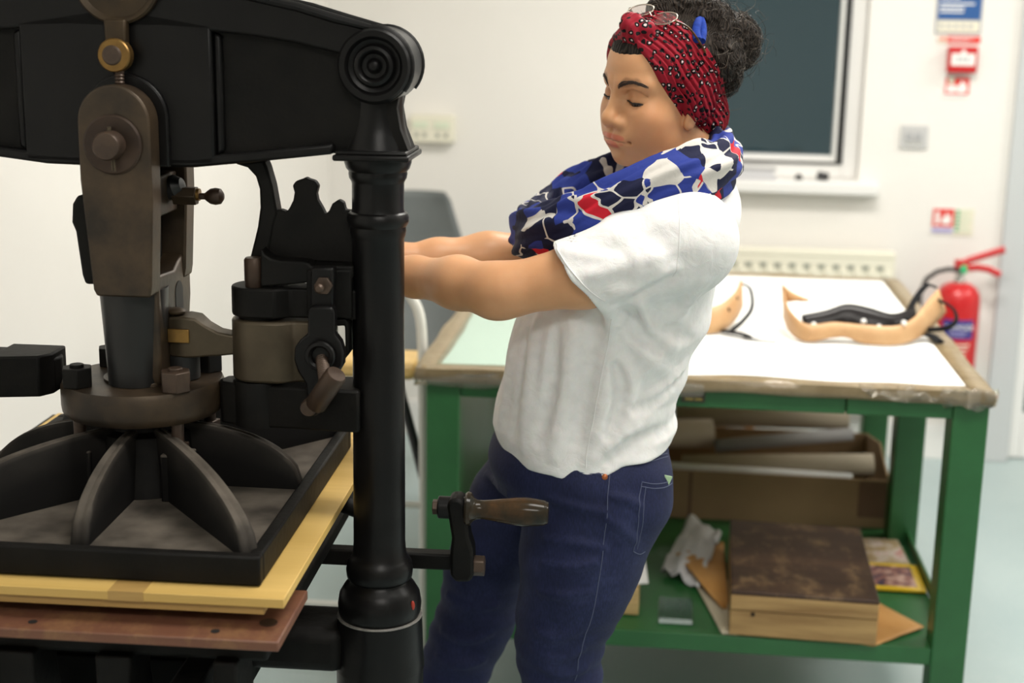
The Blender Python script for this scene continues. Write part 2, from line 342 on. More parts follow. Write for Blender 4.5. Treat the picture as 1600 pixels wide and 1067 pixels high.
# ceiling lights
names = ['ceiling light panel above the green work table', 'ceiling light panel above the woman and the press', 'ceiling light panel at the right of the room', 'unseen ceiling fill panel near the camera, placed to light the face', 'ceiling light panel before the glazed door']
for (x, y, lx, ly, w), lb in zip(LAMPS, names):
    t = thing('ceiling_light', lb, 'ceiling light', (x, y, CEIL-0.05), group='ceiling lights')
    rect_frame(MB(), x-lx/2, x+lx/2, y-ly/2, y+ly/2, 0, 0, 0, 0, 0, 0)
    f = MB()
    for a, b_ in (((x-lx/2, y-ly/2), (x+lx/2, y-ly/2+0.03)), ((x-lx/2, y+ly/2-0.03), (x+lx/2, y+ly/2)), ((x-lx/2, y-ly/2+0.03), (x-lx/2+0.03, y+ly/2-0.03)), ((x+lx/2-0.03, y-ly/2+0.03), (x+lx/2, y+ly/2-0.03))):
        f.box((*a, CEIL-0.05), (*b_, CEIL-0.001))
    f.build('frame', 'white_paint', t)
    MB().box((x-lx/2+0.03, y-ly/2+0.03, CEIL-0.035), (x+lx/2-0.03, y+ly/2-0.03, CEIL-0.002)).build('diffuser', 'lamp_diffuser', t)
    ld = bpy.data.lights.new('ceiling_lamp', 'AREA'); ld.shape = 'RECTANGLE'; ld.size = lx-0.08; ld.size_y = ly-0.08; ld.energy = w; ld.color = LAMP_COL
    lo = bpy.data.objects.new('lamp', ld); COL.objects.link(lo); lo.parent = t; lo.location = (0, 0, 0.012)

# radiator under the window
rx0, rx1, rz0, rz1, ry = -0.05, 0.845, 0.20, 0.795, W-0.115
t = thing('radiator', 'cream panel radiator below the window', 'radiator', ((rx0+rx1)/2, ry, 0))
MB().box((rx0, ry, rz0), (rx1, ry+0.012, rz1-0.02)).box((rx0, ry+0.06, rz0), (rx1, ry+0.07, rz1-0.02)).build('panel', 'cream_metal', t, 0.004)
k = 0
flute = MB().prism([(-0.016, 0.0), (-0.011, -0.009), (0.011, -0.009), (0.016, 0.0)], 2, rz0+0.03, rz1-0.065)
fl0 = flute.build('flute', 'cream_metal', t, 0.003, local=True); fl0.location = (rx0+0.028-(rx0+rx1)/2, 0, 0)
x = rx0+0.028+0.0525
while x < rx1-0.02:
    c = fl0.copy(); COL.objects.link(c); c.parent = t; c.location = (x-(rx0+rx1)/2, 0, 0); x += 0.0525
MB().box((rx0, ry-0.002, rz1-0.02), (rx1, ry+0.072, rz1)).build('top_grille', 'cream_metal', t, 0.004)
x = rx0+0.028
sl0 = MB().box((-0.012, -0.0042, rz1-0.062), (0.012, -0.0005, rz1-0.047)).build('slot', 'slot_dark', t, local=True); sl0.location = (x+0.026-(rx0+rx1)/2, 0, 0)
while x < rx1-0.10:
    x += 0.0525; c = sl0.copy(); COL.objects.link(c); c.parent = t; c.location = (x+0.026-(rx0+rx1)/2, 0, 0)
MB().cyl((rx1-0.03, ry+0.035, 0), (rx1-0.03, ry+0.035, rz0+0.02), 0.009).cyl((rx0+0.03, ry+0.035, 0), (rx0+0.03, ry+0.035, rz0+0.02), 0.009).build('pipe', 'white_paint', t)
MB().box((rx0+0.1, ry+0.07, rz1-0.12), (rx0+0.14, W-0.002, rz1-0.05)).box((rx1-0.14, ry+0.07, rz1-0.12), (rx1-0.1, W-0.002, rz1-0.05)).build('bracket', 'white_paint', t)

# ------------------------------------------------------------------ things on the back wall
def wall_panel(name, label, cat, px0, py0, px1, py1, mat, th=0.004):
    """flat plate on the back wall between two measured corners"""
    a = PY(px0, py0, W); b_ = PY(px1, py1, W); x0, x1, z0, z1 = min(a[0], b_[0]), max(a[0], b_[0]), min(a[2], b_[2]), max(a[2], b_[2])
    t = thing(name, label, cat, ((x0+x1)/2, W, z0))
    MB().box((x0, W-th, z0), (x1, W-0.0003, z1)).build('plate', mat, t, 0.001)
    return t, x0, x1, z0, z1
def mark(t, name, x0, x1, z0, z1, mat, lift=0.0045, th=0.0012):
    return MB().box((x0, W-lift-th, z0), (x1, W-lift+0.0006, z1)).build(name, mat, t)
# blue fire-action notice (upper part lies above the frame)
t, x0, x1, z0, z1 = wall_panel('fire_notice', 'blue notice with lines of white print above the red alarm call point', 'sign', 1469, -60, 1532, 54, 'sign_grey')
w = x1-x0
mark(t, 'blue_field', x0+0.006, x1-0.006, z0+0.05, z1-0.006, 'sign_blue')
mark(t, 'footer_field', x0+0.008, x1-0.008, z0+0.008, z0+0.046, 'sign_cream')
random.seed(3)
zz = z1-0.03; i = 0
while zz > z0+0.066:
    L = (0.55+0.38*random.random())*w
    mark(t, 'print_line', x0+0.012, x0+0.012+L-0.02, zz, zz+0.0062, 'sign_white', 0.0055, 0.0006); zz -= 0.0135 if i % 3 else 0.021; i += 1
for k in range(5): mark(t, 'print_word', x0+0.014+k*0.025, x0+0.031+k*0.025, z0+0.022, z0+0.033, 'sign_grey', 0.0055, 0.0006)
t, x0, x1, z0, z1 = wall_panel('warning_strip', 'narrow red strip sign with a small pale symbol between the blue notice and the alarm', 'sign', 1466, 56, 1531, 68, 'red_sign')
mark(t, 'symbol_field', x0, x0+0.03, z0, z1, 'sign_cream'); mark(t, 'symbol', x0+0.008, x0+0.022, z0+0.008, z0+0.02, 'red_sign', 0.0055, 0.0006)
mark(t, 'print_line', x0+0.04, x1-0.02, z0+0.016, z0+0.019, 'sign_white', 0.0055, 0.0005); mark(t, 'print_line', x0+0.04, x1-0.04, z0+0.008, z0+0.011, 'sign_white', 0.0055, 0.0005)
a = PY(1480, 72, W); b_ = PY(1522, 114, W); x0, x1, z0, z1 = a[0], b_[0], b_[2], a[2]
t = thing('fire_alarm_call_point', 'red wall-mounted alarm call point with a white window', 'alarm', ((x0+x1)/2, W, z0))
MB().box((x0, W-0.045, z0), (x1, W, z1)).build('housing', 'red_paint', t, 0.006)
MB().box((x0+0.010, W-0.047, z0+0.026), (x1-0.010, W-0.044, z0+0.068)).build('window', 'sign_white', t, 0.001)
for k in range(3): MB().box((x0+0.027+k*0.017, W-0.048, z0+0.040), (x0+0.037+k*0.017, W-0.0468, z0+0.056)).build('printed_mark', 'sign_grey', t)
MB().cyl(((x0+x1)/2, W-0.0455, z1-0.018), ((x0+x1)/2, W-0.044, z1-0.018), 0.008).build('emblem', 'sign_white', t)
t, x0, x1, z0, z1 = wall_panel('call_point_sign', 'small red and white pictogram sign directly under the alarm call point', 'sign', 1476, 119, 1514, 153, 'sign_white')
w, h = x1-x0, z1-z0
mark(t, 'red_field', x0+0.004, x1-0.003, z0+0.012, z1-0.004, 'red_sign')
mark(t, 'pictogram', x0+0.010, x0+0.042, z0+0.018, z0+0.045, 'sign_white', 0.0055, 0.0006); mark(t, 'pictogram', x0+0.014, x0+0.034, z0+0.05, z0+0.072, 'sign_pale', 0.0055, 0.0006)
def flame(t, cx, z0, s):
    pts = [(0, 0), (0.5, 0.05), (0.75, 0.4), (0.55, 0.8), (0.6, 1.15), (0.3, 0.95), (0.15, 1.3), (-0.1, 0.8), (-0.35, 0.6), (-0.4, 0.25)]
    MB().prism([(cx+p[0]*s, z0+p[1]*s) for p in pts], 1, W-0.0062, W-0.005).build('flame', 'sign_white', t)
flame(t, x0+0.056, z0+0.016, 0.036)
a = PY(1408, 195, W); b_ = PY(1448, 233, W); x0, x1, z0, z1 = a[0], b_[0], b_[2], a[2]
t = thing('wall_switch', 'small grey square switch plate on the wall right of the window', 'switch', ((x0+x1)/2, W, z0))
MB().box((x0, W-0.010, z0), (x1, W, z1)).build('plate', 'grey_plate', t, 0.003)
for k in range(2): MB().box((x0+0.018+k*0.033, W-0.015, z0+0.032), (x0+0.042+k*0.033, W-0.009, z0+0.06)).build('rocker', 'sign_grey', t, 0.002)
for k in range(3): MB().box((x0+0.02+k*0.02, W-0.011, z0+0.016), (x0+0.032+k*0.02, W-0.0095, z0+0.022)).build('printed_mark', 'slot_dark', t)
t, x0, x1, z0, z1 = wall_panel('extinguisher_sign', 'red pictogram sign with a lilac lower band above the extinguisher', 'sign', 1457, 324, 1489, 366, 'sign_white')
mark(t, 'red_field', x0+0.003, x1-0.002, z0+0.028, z1-0.003, 'red_sign'); mark(t, 'lilac_band', x0+0.003, x1-0.003, z0+0.006, z0+0.022, 'sign_lilac')
mark(t, 'pictogram', x0+0.012, x0+0.027, z0+0.036, z1-0.014, 'sign_white', 0.0055, 0.0006); flame(t, x0+0.046, z0+0.036, 0.034)
t, x0, x1, z0, z1 = wall_panel('instruction_sign', 'pale green print instruction card beside the red extinguisher sign', 'sign', 1492, 326, 1519, 369, 'sign_cream')
for k in range(6): mark(t, 'printed_mark', x0+0.004, x0+0.018, z0+0.016+k*0.014, z0+0.025+k*0.014, 'sign_green')
for k in range(7): mark(t, 'print_line', x0+0.022, x1-0.006-0.008*(k % 3), z0+0.014+k*0.0125, z0+0.0195+k*0.0125, 'sign_pale')
a = PY(644, 178, W); b_ = PY(712, 222, W); x0, x1, z0, z1 = a[0], b_[0], b_[2], a[2]
t = thing('socket_box', 'cream double socket box on the back wall behind the press column', 'socket', ((x0+x1)/2, W, z0))
MB().box((x0, W-0.05, z0), (x1, W, z1)).build('box', 'cream_metal', t, 0.005)
for k in range(2):
    xc = x0+0.04+k*0.08
    MB().box((xc-0.028, W-0.054, z0+0.052), (xc+0.028, W-0.049, z0+0.078)).build('rocker', 'sign_pale', t, 0.002)
    MB().box((xc-0.022, W-0.0512, z0+0.020), (xc-0.008, W-0.0495, z0+0.036)).box((xc+0.008, W-0.0512, z0+0.020), (xc+0.022, W-0.0495, z0+0.036)).build('pin_holes', 'slot_dark', t)

# ------------------------------------------------------------------ sill clutter
SZ = 1.0447
t = thing('paper_stack', 'stack of lilac-grey booklets lying on the window sill', 'booklets', (0.30, W-0.01, SZ))
for k in range(4):
    MB().box((0.19+0.004*(k % 2), W-0.055+0.002*k, SZ+0.009*k), (0.405-0.005*(k % 3), W+0.03, SZ+0.009*k+0.0085)).build('booklet', ['drawer_grey', 'paper_card', 'drawer_grey', 'grey_plate'][k], t)
tag(MB().prism([(0.475, SZ), (0.505, SZ), (0.497, SZ+0.018), (0.483, SZ+0.018)], 1, W-0.03, W+0.0).build('binder_clip', 'black_plastic', None, 0.002), 'small dark clip on the window sill beside the booklets', 'clip')
tag(MB().lathe([(0.012, 0), (0.016, 0.006), (0.014, 0.03), (0.017, 0.034), (0.012, 0.042), (0.004, 0.044)], (0.555, W-0.015, SZ+0.016), (0.92, -0.15, -0.12)).build('black_pen_cap', 'black_plastic'), 'small black cap lying at the right end of the window sill', 'cap')

# ------------------------------------------------------------------ fire extinguisher on the wall
ex, ey, ez0, ez1 = 1.075, W-0.115, 0.335, 0.70
t = thing('fire_extinguisher', 'red fire extinguisher with a blue label and black hose beside the table', 'fire extinguisher', (ex, ey, 0))
body = MB().lathe([(0.02, ez0), (0.07, ez0+0.002), (0.079, ez0+0.012), (0.079, ez1-0.075), (0.076, ez1-0.045), (0.062, ez1-0.018), (0.04, ez1-0.004), (0.022, ez1)], (ex, ey, 0), n=40).build('cylinder', 'red_paint', t)
MB().lathe([(0.081, ez0-0.002), (0.081, ez0+0.03)], (ex, ey, 0), n=40).build('base_ring', 'black_plastic', t)
def curved_label(name, mat, zc0, zc1, a0, a1, r, parent):
    m_ = MB(); n = 16
    m_.rings([[V3(ex+r*math.cos(R(a0+(a1-a0)*i/n)), ey+r*math.sin(R(a0+(a1-a0)*i/n)), z) for i in range(n+1)] for z in (zc0, zc1)], closed_ring=False, cap=False)
    return m_.build(name, mat, parent)
lz = ez1-0.16
curved_label('label', 'label_blue', lz-0.035, lz+0.035, 225, 308, 0.0797, t)
tm = Matrix.Translation((ex-0.002, ey-0.0808, lz+0.008)) @ Matrix.Rotation(R(90), 4, 'X')
text('label_text', 'POWDER', 0.024, 'sign_white', t, tm, 0.0012)
for k in range(2): MB().box((ex-0.035, ey-0.0815, lz-0.012-k*0.011), (ex+0.03-0.012*k, ey-0.078, lz-0.008-k*0.011)).build('print_line', 'sign_lilac', t)
for k in range(6): curved_label('print_line', 'sign_cream', lz-0.06-k*0.016, lz-0.054-k*0.016, 232+3*(k % 3), 300-5*(k % 4), 0.0797, t)
MB().lathe([(0.020, ez1-0.002), (0.020, ez1+0.012), (0.014, ez1+0.014), (0.014, ez1+0.045), (0.017, ez1+0.047), (0.017, ez1+0.06), (0.008, ez1+0.066)], (ex, ey, 0)).build('valve', 'chrome', t)
MB().tube([(ex-0.005, ey, ez1+0.062), (ex+0.03, ey, ez1+0.083), (ex+0.10, ey, ez1+0.108), (ex+0.148, ey, ez1+0.125)], 0.0085, flat=1.6).build('top_lever', 'red_paint', t)
MB().tube([(ex, ey, ez1+0.05), (ex+0.06, ey, ez1+0.056), (ex+0.10, ey, ez1+0.05), (ex+0.14, ey, ez1+0.032)], 0.008, flat=1.6).build('carry_handle', 'red_paint', t)
MB().box((ex-0.022, ey-0.014, ez1+0.044), (ex+0.02, ey+0.014, ez1+0.082)).build('valve_head', 'red_paint', t, 0.004)
MB().ball((ex+0.008, ey-0.02, ez1+0.05), (0.012, 0.006, 0.018)).build('safety_tag', 'tag_green', t)
MB().tube([(ex-0.01, ey-0.012, ez1+0.045), (ex-0.045, ey-0.02, ez1+0.05), (ex-0.085, ey-0.025, ez1+0.04), (ex-0.12, ey-0.02, ez1+0.012), (ex-0.135, ey, ez1-0.05), (ex-0.13, ey+0.01, ez1-0.15), (ex-0.105, ey+0.01, ez0+0.06)], 0.0085).build('hose', 'dull_black', t)
MB().box((ex-0.03, ey+0.06, ez1-0.2), (ex+0.03, W, ez1-0.12)).build('wall_bracket', 'black_plastic', t)
# ================================================================== green work table
TX0, TX1, TY0, TY1, TZ = -0.508, 0.688, 2.915, 4.21, 0.88
tb = thing('work_table', 'green painted steel work table with a white top and taped edges', 'table', ((TX0+TX1)/2, (TY0+TY1)/2, 0))
LG = 0.073
for (x, y) in ((TX0+0.018, TY0), (TX1-LG-0.002, TY0), (TX0+0.018, TY1-LG-0.01), (TX1-LG-0.002, TY1-LG-0.01), (TX1-LG-0.002, 3.56)):
    MB().box((x, y, 0), (x+LG, y+LG, 0.853)).build('leg', 'green_paint', tb, 0.004)
ap = 0.816
MB().box((TX0+0.018+LG, TY0+0.004, ap), (0.395, TY0+0.05, 0.856)).build('apron_rail', 'green_paint', tb, 0.003)
MB().box((0.397, TY0+0.002, ap), (TX1-LG-0.002, TY0+0.05, 0.856)).build('apron_rail', 'green_paint', tb, 0.003)
MB().box((TX0+0.018+LG, TY1-0.07, ap), (TX1-LG-0.002, TY1-0.03, 0.856)).build('apron_rail', 'green_paint', tb, 0.003)
for x in (TX0+0.03, TX1-0.05): MB().box((x, TY0+LG, ap), (x+0.04, TY1-LG-0.01, 0.856)).build('side_rail', 'green_paint', tb, 0.003)
MB().box((TX0, TY0-0.008, 0.856), (TX1, TY1, 0.876)).build('table_top', 'pale_wood', tb, 0.002)
MB().box((TX0+0.035, TY0+0.03, 0.876), (TX1-0.045, TY1-0.04, 0.8785)).build('white_sheet', 'table_white', tb)
MB().box((TX0+0.036, TY0+0.031, 0.8786), (-0.16, TY1-0.5, 0.8826)).build('glass_sheet', 'table_glass', tb, 0.001)
# parcel tape wrapped over the edges: gently crumpled strips
def strip(name, pts, mat, parent, th=0.0012, seed=1, amp=0.0012, sub=40):
    """pts: list of cross-section polylines (start section, end section), lofted lengthwise with small crumples"""
    rng = np.random.RandomState(seed); a, b_ = [np.array(p, float) for p in pts]; m_ = MB(); rs = []
    nn = rng.normal(size=(sub+1, len(a), 3))*amp
    for k in range(3): nn = (nn+np.roll(nn, 1, 0)+np.roll(nn, -1, 0))/2.2
    for i in range(sub+1):
        f = i/sub; rs.append([a[j]*(1-f)+b_[j]*f+nn[i, j] for j in range(len(a))])
    m_.rings(rs, closed_ring=False, cap=False); o = m_.build(name, mat, parent, smooth=60)
    md = o.modifiers.new('thick', 'SOLIDIFY'); md.thickness = th; md.offset = 1; return o
def front_sec(x): return [(x, TY0+0.040, 0.8795), (x, TY0+0.012, 0.8803), (x, TY0-0.010, 0.8795), (x, TY0-0.0125, 0.866), (x, TY0-0.0120, 0.853)]
strip('edge_tape', [front_sec(TX0-0.004), front_sec(TX1+0.004)], 'tape_brown', tb, seed=2)
def side_sec(x, s): return lambda y: [(x-s*0.045, y, 0.8795), (x-s*0.01, y, 0.8803), (x+s*0.003, y, 0.879), (x+s*0.0045, y, 0.862), (x+s*0.0043, y, 0.852)]
for x, s in ((TX0, -1), (TX1, 1)): f = side_sec(x, s); strip('edge_tape', [f(TY0-0.01), f(TY1+0.004)], 'tape_brown', tb, seed=3+s)
strip('edge_tape', [[(x, TY1-0.045, 0.8795), (x, TY1-0.01, 0.8803), (x, TY1+0.003, 0.879), (x, TY1+0.004, 0.855)] for x in (TX0, TX1)], 'tape_brown', tb, seed=9)
strip('clear_film', [[(TX0-0.004, TY0-0.0135, 0.872), (TX0-0.004, TY0-0.0145, 0.858), (TX0-0.006, TY0-0.0135, 0.840)], [(0.1, TY0-0.0135, 0.872), (0.1, TY0-0.0145, 0.858), (0.1, TY0-0.0135, 0.847)]], 'clear_tape', tb, 0.0008, 4, 0.002)
strip('clear_film', [[(0.42, TY0-0.004, 0.8812), (0.42, TY0-0.0135, 0.876), (0.42, TY0-0.0145, 0.862)], [(TX1+0.012, TY0-0.004, 0.8812), (TX1+0.014, TY0-0.0155, 0.875), (TX1+0.012, TY0-0.0150, 0.842)]], 'clear_tape', tb, 0.0008, 5, 0.0035, 60)
MB().box((TX0+0.040, TY0+LG+0.001, 0.302), (TX0+0.046, TY1-LG-0.012, ap-0.001)).build('side_panel', 'green_paint', tb, 0.001)
# shelf with folded lip
MB().box((TX0+0.018+LG*0.4, TY0+0.012, 0.285), (TX1-LG*0.4, TY1-0.03, 0.300)).build('shelf', 'green_paint', tb, 0.002)
MB().box((TX0+0.018+LG, TY0+0.006, 0.262), (TX1-LG-0.002, TY0+0.0115, 0.301)).build('shelf_lip', 'green_paint', tb, 0.0015)
MB().box((TX1-0.03, TY0+LG, 0.3005), (TX1-0.024, TY1-0.09, 0.335)).build('shelf_lip', 'green_paint', tb, 0.0015)
MB().box((0.054, TY0+0.0005, 0.828), (0.104, TY0+0.0035, 0.851)).build('maker_plate', 'plate_dark', tb, 0.001)
MB().box((0.062, TY0-0.0005, 0.833), (0.079, TY0+0.0007, 0.837)).box((0.083, TY0-0.0005, 0.833), (0.098, TY0+0.0007, 0.837)).build('plate_lettering', 'plate_gold', tb)

# ------------------------------------------------------------------ leather pieces on the table
def band(name, low, high, th, mat, parent, n=40):
    """upright curved leather band: matching lower and upper edges in 3-D, given real thickness"""
    lo = smooth_curve(low, n); hi = smooth_curve(high, n); rs = []
    for a, b_ in zip(lo, hi):
        rs.append([a*(1-f)+b_*f+V3(0, -0.006*math.sin(math.pi*f), 0) for f in (0, 0.25, 0.5, 0.75, 1)])
    o = MB().rings(rs, closed_ring=False, cap=False).build(name, mat, parent, smooth=60)
    md = o.modifiers.new('thick', 'SOLIDIFY'); md.thickness = th; md.offset = 0; return o
TT = 0.8805
t = thing('leather_mask', 'long tan leather cuff with black padded lining and white studs on the table', 'leather cuff', (0.50, 3.36, TT))
low = [(0.305, 3.47, TT+0.022), (0.315, 3.37, TT+0.007), (0.345, 3.30, TT+0.003), (0.405, 3.31, TT+0.012), (0.44, 3.31, TT+0.014), (0.48, 3.295, TT+0.004), (0.55, 3.30, TT+0.003), (0.61, 3.35, TT+0.012), (0.665, 3.43, TT+0.036), (0.69, 3.47, TT+0.052)]
high = [(0.303, 3.50, TT+0.085), (0.308, 3.38, TT+0.062), (0.345, 3.31, TT+0.042), (0.405, 3.32, TT+0.046), (0.44, 3.32, TT+0.045), (0.48, 3.305, TT+0.046), (0.55, 3.31, TT+0.046), (0.60, 3.36, TT+0.060), (0.645, 3.44, TT+0.09), (0.67, 3.48, TT+0.105)]
band('leather_band', low, high, 0.005, 'leather_tan', t)
band('leather_tip', [(0.304, 3.50, TT+0.055), (0.315, 3.47, TT+0.062), (0.335, 3.44, TT+0.072)], [(0.300, 3.51, TT+0.098), (0.325, 3.47, TT+0.085), (0.36, 3.42, TT+0.078)], 0.005, 'leather_tan', t, 12)
plow = [(0.345, 3.325, TT+0.030), (0.405, 3.33, TT+0.034), (0.44, 3.335, TT+0.036), (0.48, 3.325, TT+0.034), (0.55, 3.33, TT+0.034), (0.60, 3.37, TT+0.048)]
phigh = [(0.335, 3.340, TT+0.052), (0.39, 3.350, TT+0.064), (0.44, 3.36, TT+0.080), (0.49, 3.355, TT+0.074), (0.545, 3.350, TT+0.062), (0.60, 3.385, TT+0.074)]
band('padded_lining', plow, phigh, 0.016, 'leather_black', t)
for p in ((0.362, 3.315, TT+0.040), (0.476, 3.318, TT+0.052), (0.512, 3.318, TT+0.040), (0.568, 3.318, TT+0.052)): MB().ball(p, 0.0065).build('stud', 'sign_white', t)
MB().tube(smooth_curve([(0.575, 3.34, TT+0.055), (0.605, 3.42, TT+0.085), (0.64, 3.47, TT+0.115), (0.665, 3.48, TT+0.110)], 14), 0.008, flat=0.35).build('strap', 'black_strap', t)
MB().tube(smooth_curve([(0.665, 3.46, TT+0.085), (0.70, 3.44, TT+0.068), (0.705, 3.41, TT+0.045), (0.68, 3.385, TT+0.030), (0.635, 3.375, TT+0.026)], 16), 0.006, flat=0.5).build('strap', 'black_strap', t)
MB().tube(smooth_curve([(0.615, 3.40, TT+0.01), (0.64, 3.37, TT+0.014), (0.66, 3.34, TT+0.005)], 8), [0.009, 0.010, 0.012, 0.013, 0.013, 0.013, 0.013, 0.013, 0.012], flat=0.35).build('strap_end', 'black_strap', t)
t = thing('leather_mask', 'short tan leather cuff with a thin black strap beside the woman on the table', 'leather cuff', (0.10, 3.38, TT))
band('leather_band', [(-0.06, 3.42, TT+0.006), (0.0, 3.36, TT+0.003), (0.08, 3.34, TT+0.003), (0.145, 3.36, TT+0.004), (0.185, 3.43, TT+0.02), (0.205, 3.50, TT+0.04)],
     [(-0.06, 3.44, TT+0.05), (0.0, 3.38, TT+0.05), (0.08, 3.36, TT+0.052), (0.145, 3.39, TT+0.066), (0.185, 3.46, TT+0.085), (0.20, 3.52, TT+0.105)], 0.005, 'leather_tan', t)
for p in ((0.105, 3.345, TT+0.042), (0.165, 3.40, TT+0.05), (0.185, 3.45, TT+0.07)): MB().ball(p, (0.006, 0.003, 0.006)).build('stud', 'leather_black', t)
MB().tube(smooth_curve([(0.20, 3.52, TT+0.095), (0.222, 3.50, TT+0.085), (0.225, 3.44, TT+0.05), (0.20, 3.40, TT+0.022), (0.175, 3.37, TT+0.006)], 16), 0.005, flat=0.5).build('strap', 'black_strap', t)
MB().tube(smooth_curve([(0.155, 3.36, TT+0.007), (0.20, 3.33, TT+0.007), (0.225, 3.30, TT+0.004), (0.275, 3.285, TT+0.003)], 14), [0.012]*4+[0.011]*4+[0.006]*3+[0.004]*4, flat=0.3).build('strap_end', 'black_strap', t)

# ------------------------------------------------------------------ things on the shelf
SH = 0.3005
# wooden box
bx = thing('wooden_box', 'worn wooden box with a dark scuffed lid on the green shelf', 'box', (0.345, 3.13, SH+0.001), R(-2.0))
def L(mb_, name, mat, bev=0.002): return mb_.build(name, mat, bx, bev, local=True)
L(MB().box((-0.157, -0.215, 0.004), (0.157, 0.235, 0.062)), 'body', 'box_front')
L(MB().box((-0.157, -0.217, 0.0635), (0.157, 0.235, 0.098)), 'lid', 'box_front')
L(MB().box((-0.1575, -0.2175, 0.0982), (0.1575, 0.2355, 0.108)), 'lid_panel', 'box_top', 0.003)
L(MB().box((-0.112, -0.2195, 0.052), (-0.104, -0.2155, 0.060)), 'catch', 'matt_iron')
# magazines
def mag(name, label, M, w, d, th, border, photo, bw=0.012):
    t_ = thing(name, label, 'magazine', M[:3], R(M[3]))
    MB().box((-w/2, -d/2, 0), (w/2, d/2, th)).build('cover', border, t_, 0.001, local=True)
    MB().box((-w/2+bw, -d/2+bw, th), (w/2-bw, d/2-bw, th+0.0004)).build('cover_picture', photo, t_, 0, local=True)
    return t_
mag('magazine', 'magazine with a plain yellow border on the shelf right of the wooden box', (0.570, 3.305, SH+0.004, -1), 0.17, 0.165, 0.006, 'magazine_yellow', 'magazine_photo', 0.018)
mag('magazine', 'magazine with a pale mixed cover lying behind the yellow-bordered one', (0.563, 3.475, SH+0.001, 2), 0.155, 0.165, 0.009, 'magazine_cover_pale', 'magazine_photo2', 0.004)
# sheets of paper
def sheet(name, label, pts, mat, th=0.0012, sub=3, amp=0.003, seed=1, edge=None):
    """a loose sheet: outline lofted to a grid (4 corners), slightly buckled"""
    rng = np.random.RandomState(seed); a, b_, c, d = [np.array(p, float) for p in pts]; n = 10
    nz = rng.normal(size=(n+1, n+1))*amp
    for k in range(sub):
        nz = (nz+np.roll(nz, 1, 0)+np.roll(nz, -1, 0)+np.roll(nz, 1, 1)+np.roll(nz, -1, 1))/4.0
    rs = []
    for i in range(n+1):
        u = i/n; rs.append([(a*(1-u)+b_*u)*(1-j/n)+(d*(1-u)+c*u)*(j/n)+V3(0, 0, abs(nz[i, j])) for j in range(n+1)])
    o = MB().rings(rs, closed_ring=False, cap=False).build(name, mat, None, smooth=70)
    md = o.modifiers.new('thick', 'SOLIDIFY'); md.thickness = th; md.offset = 1
    tag(o, label, 'paper'); return o
sheet('kraft_paper', 'orange-brown kraft sheet with a pointed torn corner right of the wooden box', [(0.40, 2.93, SH+0.001), (0.49, 2.912, SH+0.001), (0.615, 3.02, SH+0.006), (0.50, 3.20, SH+0.002)], 'paper_brown', amp=0.002)
sheet('kraft_paper', 'orange-brown kraft sheet poking out left of the wooden box', [(0.065, 3.30, SH+0.036), (0.17, 3.04, SH+0.012), (0.186, 3.06, SH+0.004), (0.186, 3.42, SH+0.03)], 'paper_brown', amp=0.003, seed=4)
t = sheet('tissue_paper', 'crumpled white tissue paper behind the kraft sheet on the shelf', [(0.03, 3.25, SH+0.008), (0.12, 3.16, SH+0.003), (0.18, 3.42, SH+0.05), (0.10, 3.52, SH+0.05)], 'paper_white', amp=0.028, seed=5, sub=2)
sheet('cream_card', 'folded cream card under the left side of the wooden box', [(0.10, 3.25, SH+0.004), (0.165, 2.925, SH+0.002), (0.20, 2.925, SH+0.001), (0.20, 3.22, SH+0.004)], 'paper_cream', amp=0.002, seed=6, th=0.004)
MB_t = thing('plastic_case', 'small clear plastic case lying near the front of the green shelf', 'case', (0.065, 3.035, SH))
MB().box((0.026, 2.965, SH), (0.104, 3.105, SH+0.007)).build('case', 'case_plastic', MB_t, 0.002)
MB().box((0.028, 2.967, SH+0.0015), (0.102, 2.99, SH+0.0035)).build('insert', 'plastic_clear', MB_t)
# pale wooden block and card behind the woman's leg
t = thing('wood_block', 'pale wooden block on the shelf behind the womans leg', 'wood block', (-0.075, 3.05, SH))
MB().box((-0.14, 3.0, SH+0.002), (-0.018, 3.12, SH+0.034)).build('board', 'pale_wood', t, 0.002); MB().box((-0.14, 3.002, SH+0.035), (-0.02, 3.12, SH+0.066)).build('board', 'pale_wood', t, 0.002)
sheet('white_card', 'white card leaning on the pale wooden block', [(-0.10, 3.0, SH+0.068), (0.002, 3.03, SH+0.068), (-0.015, 3.15, SH+0.115), (-0.10, 3.15, SH+0.11)], 'paper_card', amp=0.001, seed=8)
# cardboard box with rolls
cx0, cx1, cy0, cy1, cz = -0.10, 0.625, 3.66, 4.10, 0.135
t = thing('cardboard_box', 'open brown cardboard box full of paper rolls at the back of the shelf', 'cardboard box', ((cx0+cx1)/2, (cy0+cy1)/2, SH))
MB().box((cx0, cy0, SH+0.001), (cx1, cy0+0.006, SH+cz)).build('front_side', 'cardboard', t, 0.001)
MB().box((cx0, cy1-0.006, SH+0.001), (cx1, cy1, SH+cz)).build('back_side', 'cardboard', t, 0.001)
MB().box((cx0, cy0+0.006, SH+0.001), (cx0+0.006, cy1-0.006, SH+cz)).build('end_side', 'cardboard', t, 0.001)
MB().prism([(cy0+0.006, SH+0.001), (cy1-0.006, SH+0.001), (cy1-0.006, SH+cz), (cy0+0.2, SH+cz+0.045), (cy0+0.006, SH+cz)], 0, cx1-0.006, cx1).build('end_side', 'cardboard', t, 0.001)
MB().box((cx0+0.006, cy0+0.006, SH+0.001), (cx1-0.006, cy1-0.006, SH+0.006)).build('bottom', 'cardboard', t)
MB().box((0.545, cy0-0.001, SH+0.03), (0.622, cy0, SH+cz-0.005)).build('tape_patch', 'cardboard_dark', t)
MB().box((0.098, cy0-0.0008, SH+0.001), (0.108, cy0, SH+cz)).build('seam', 'cardboard_dark', t)
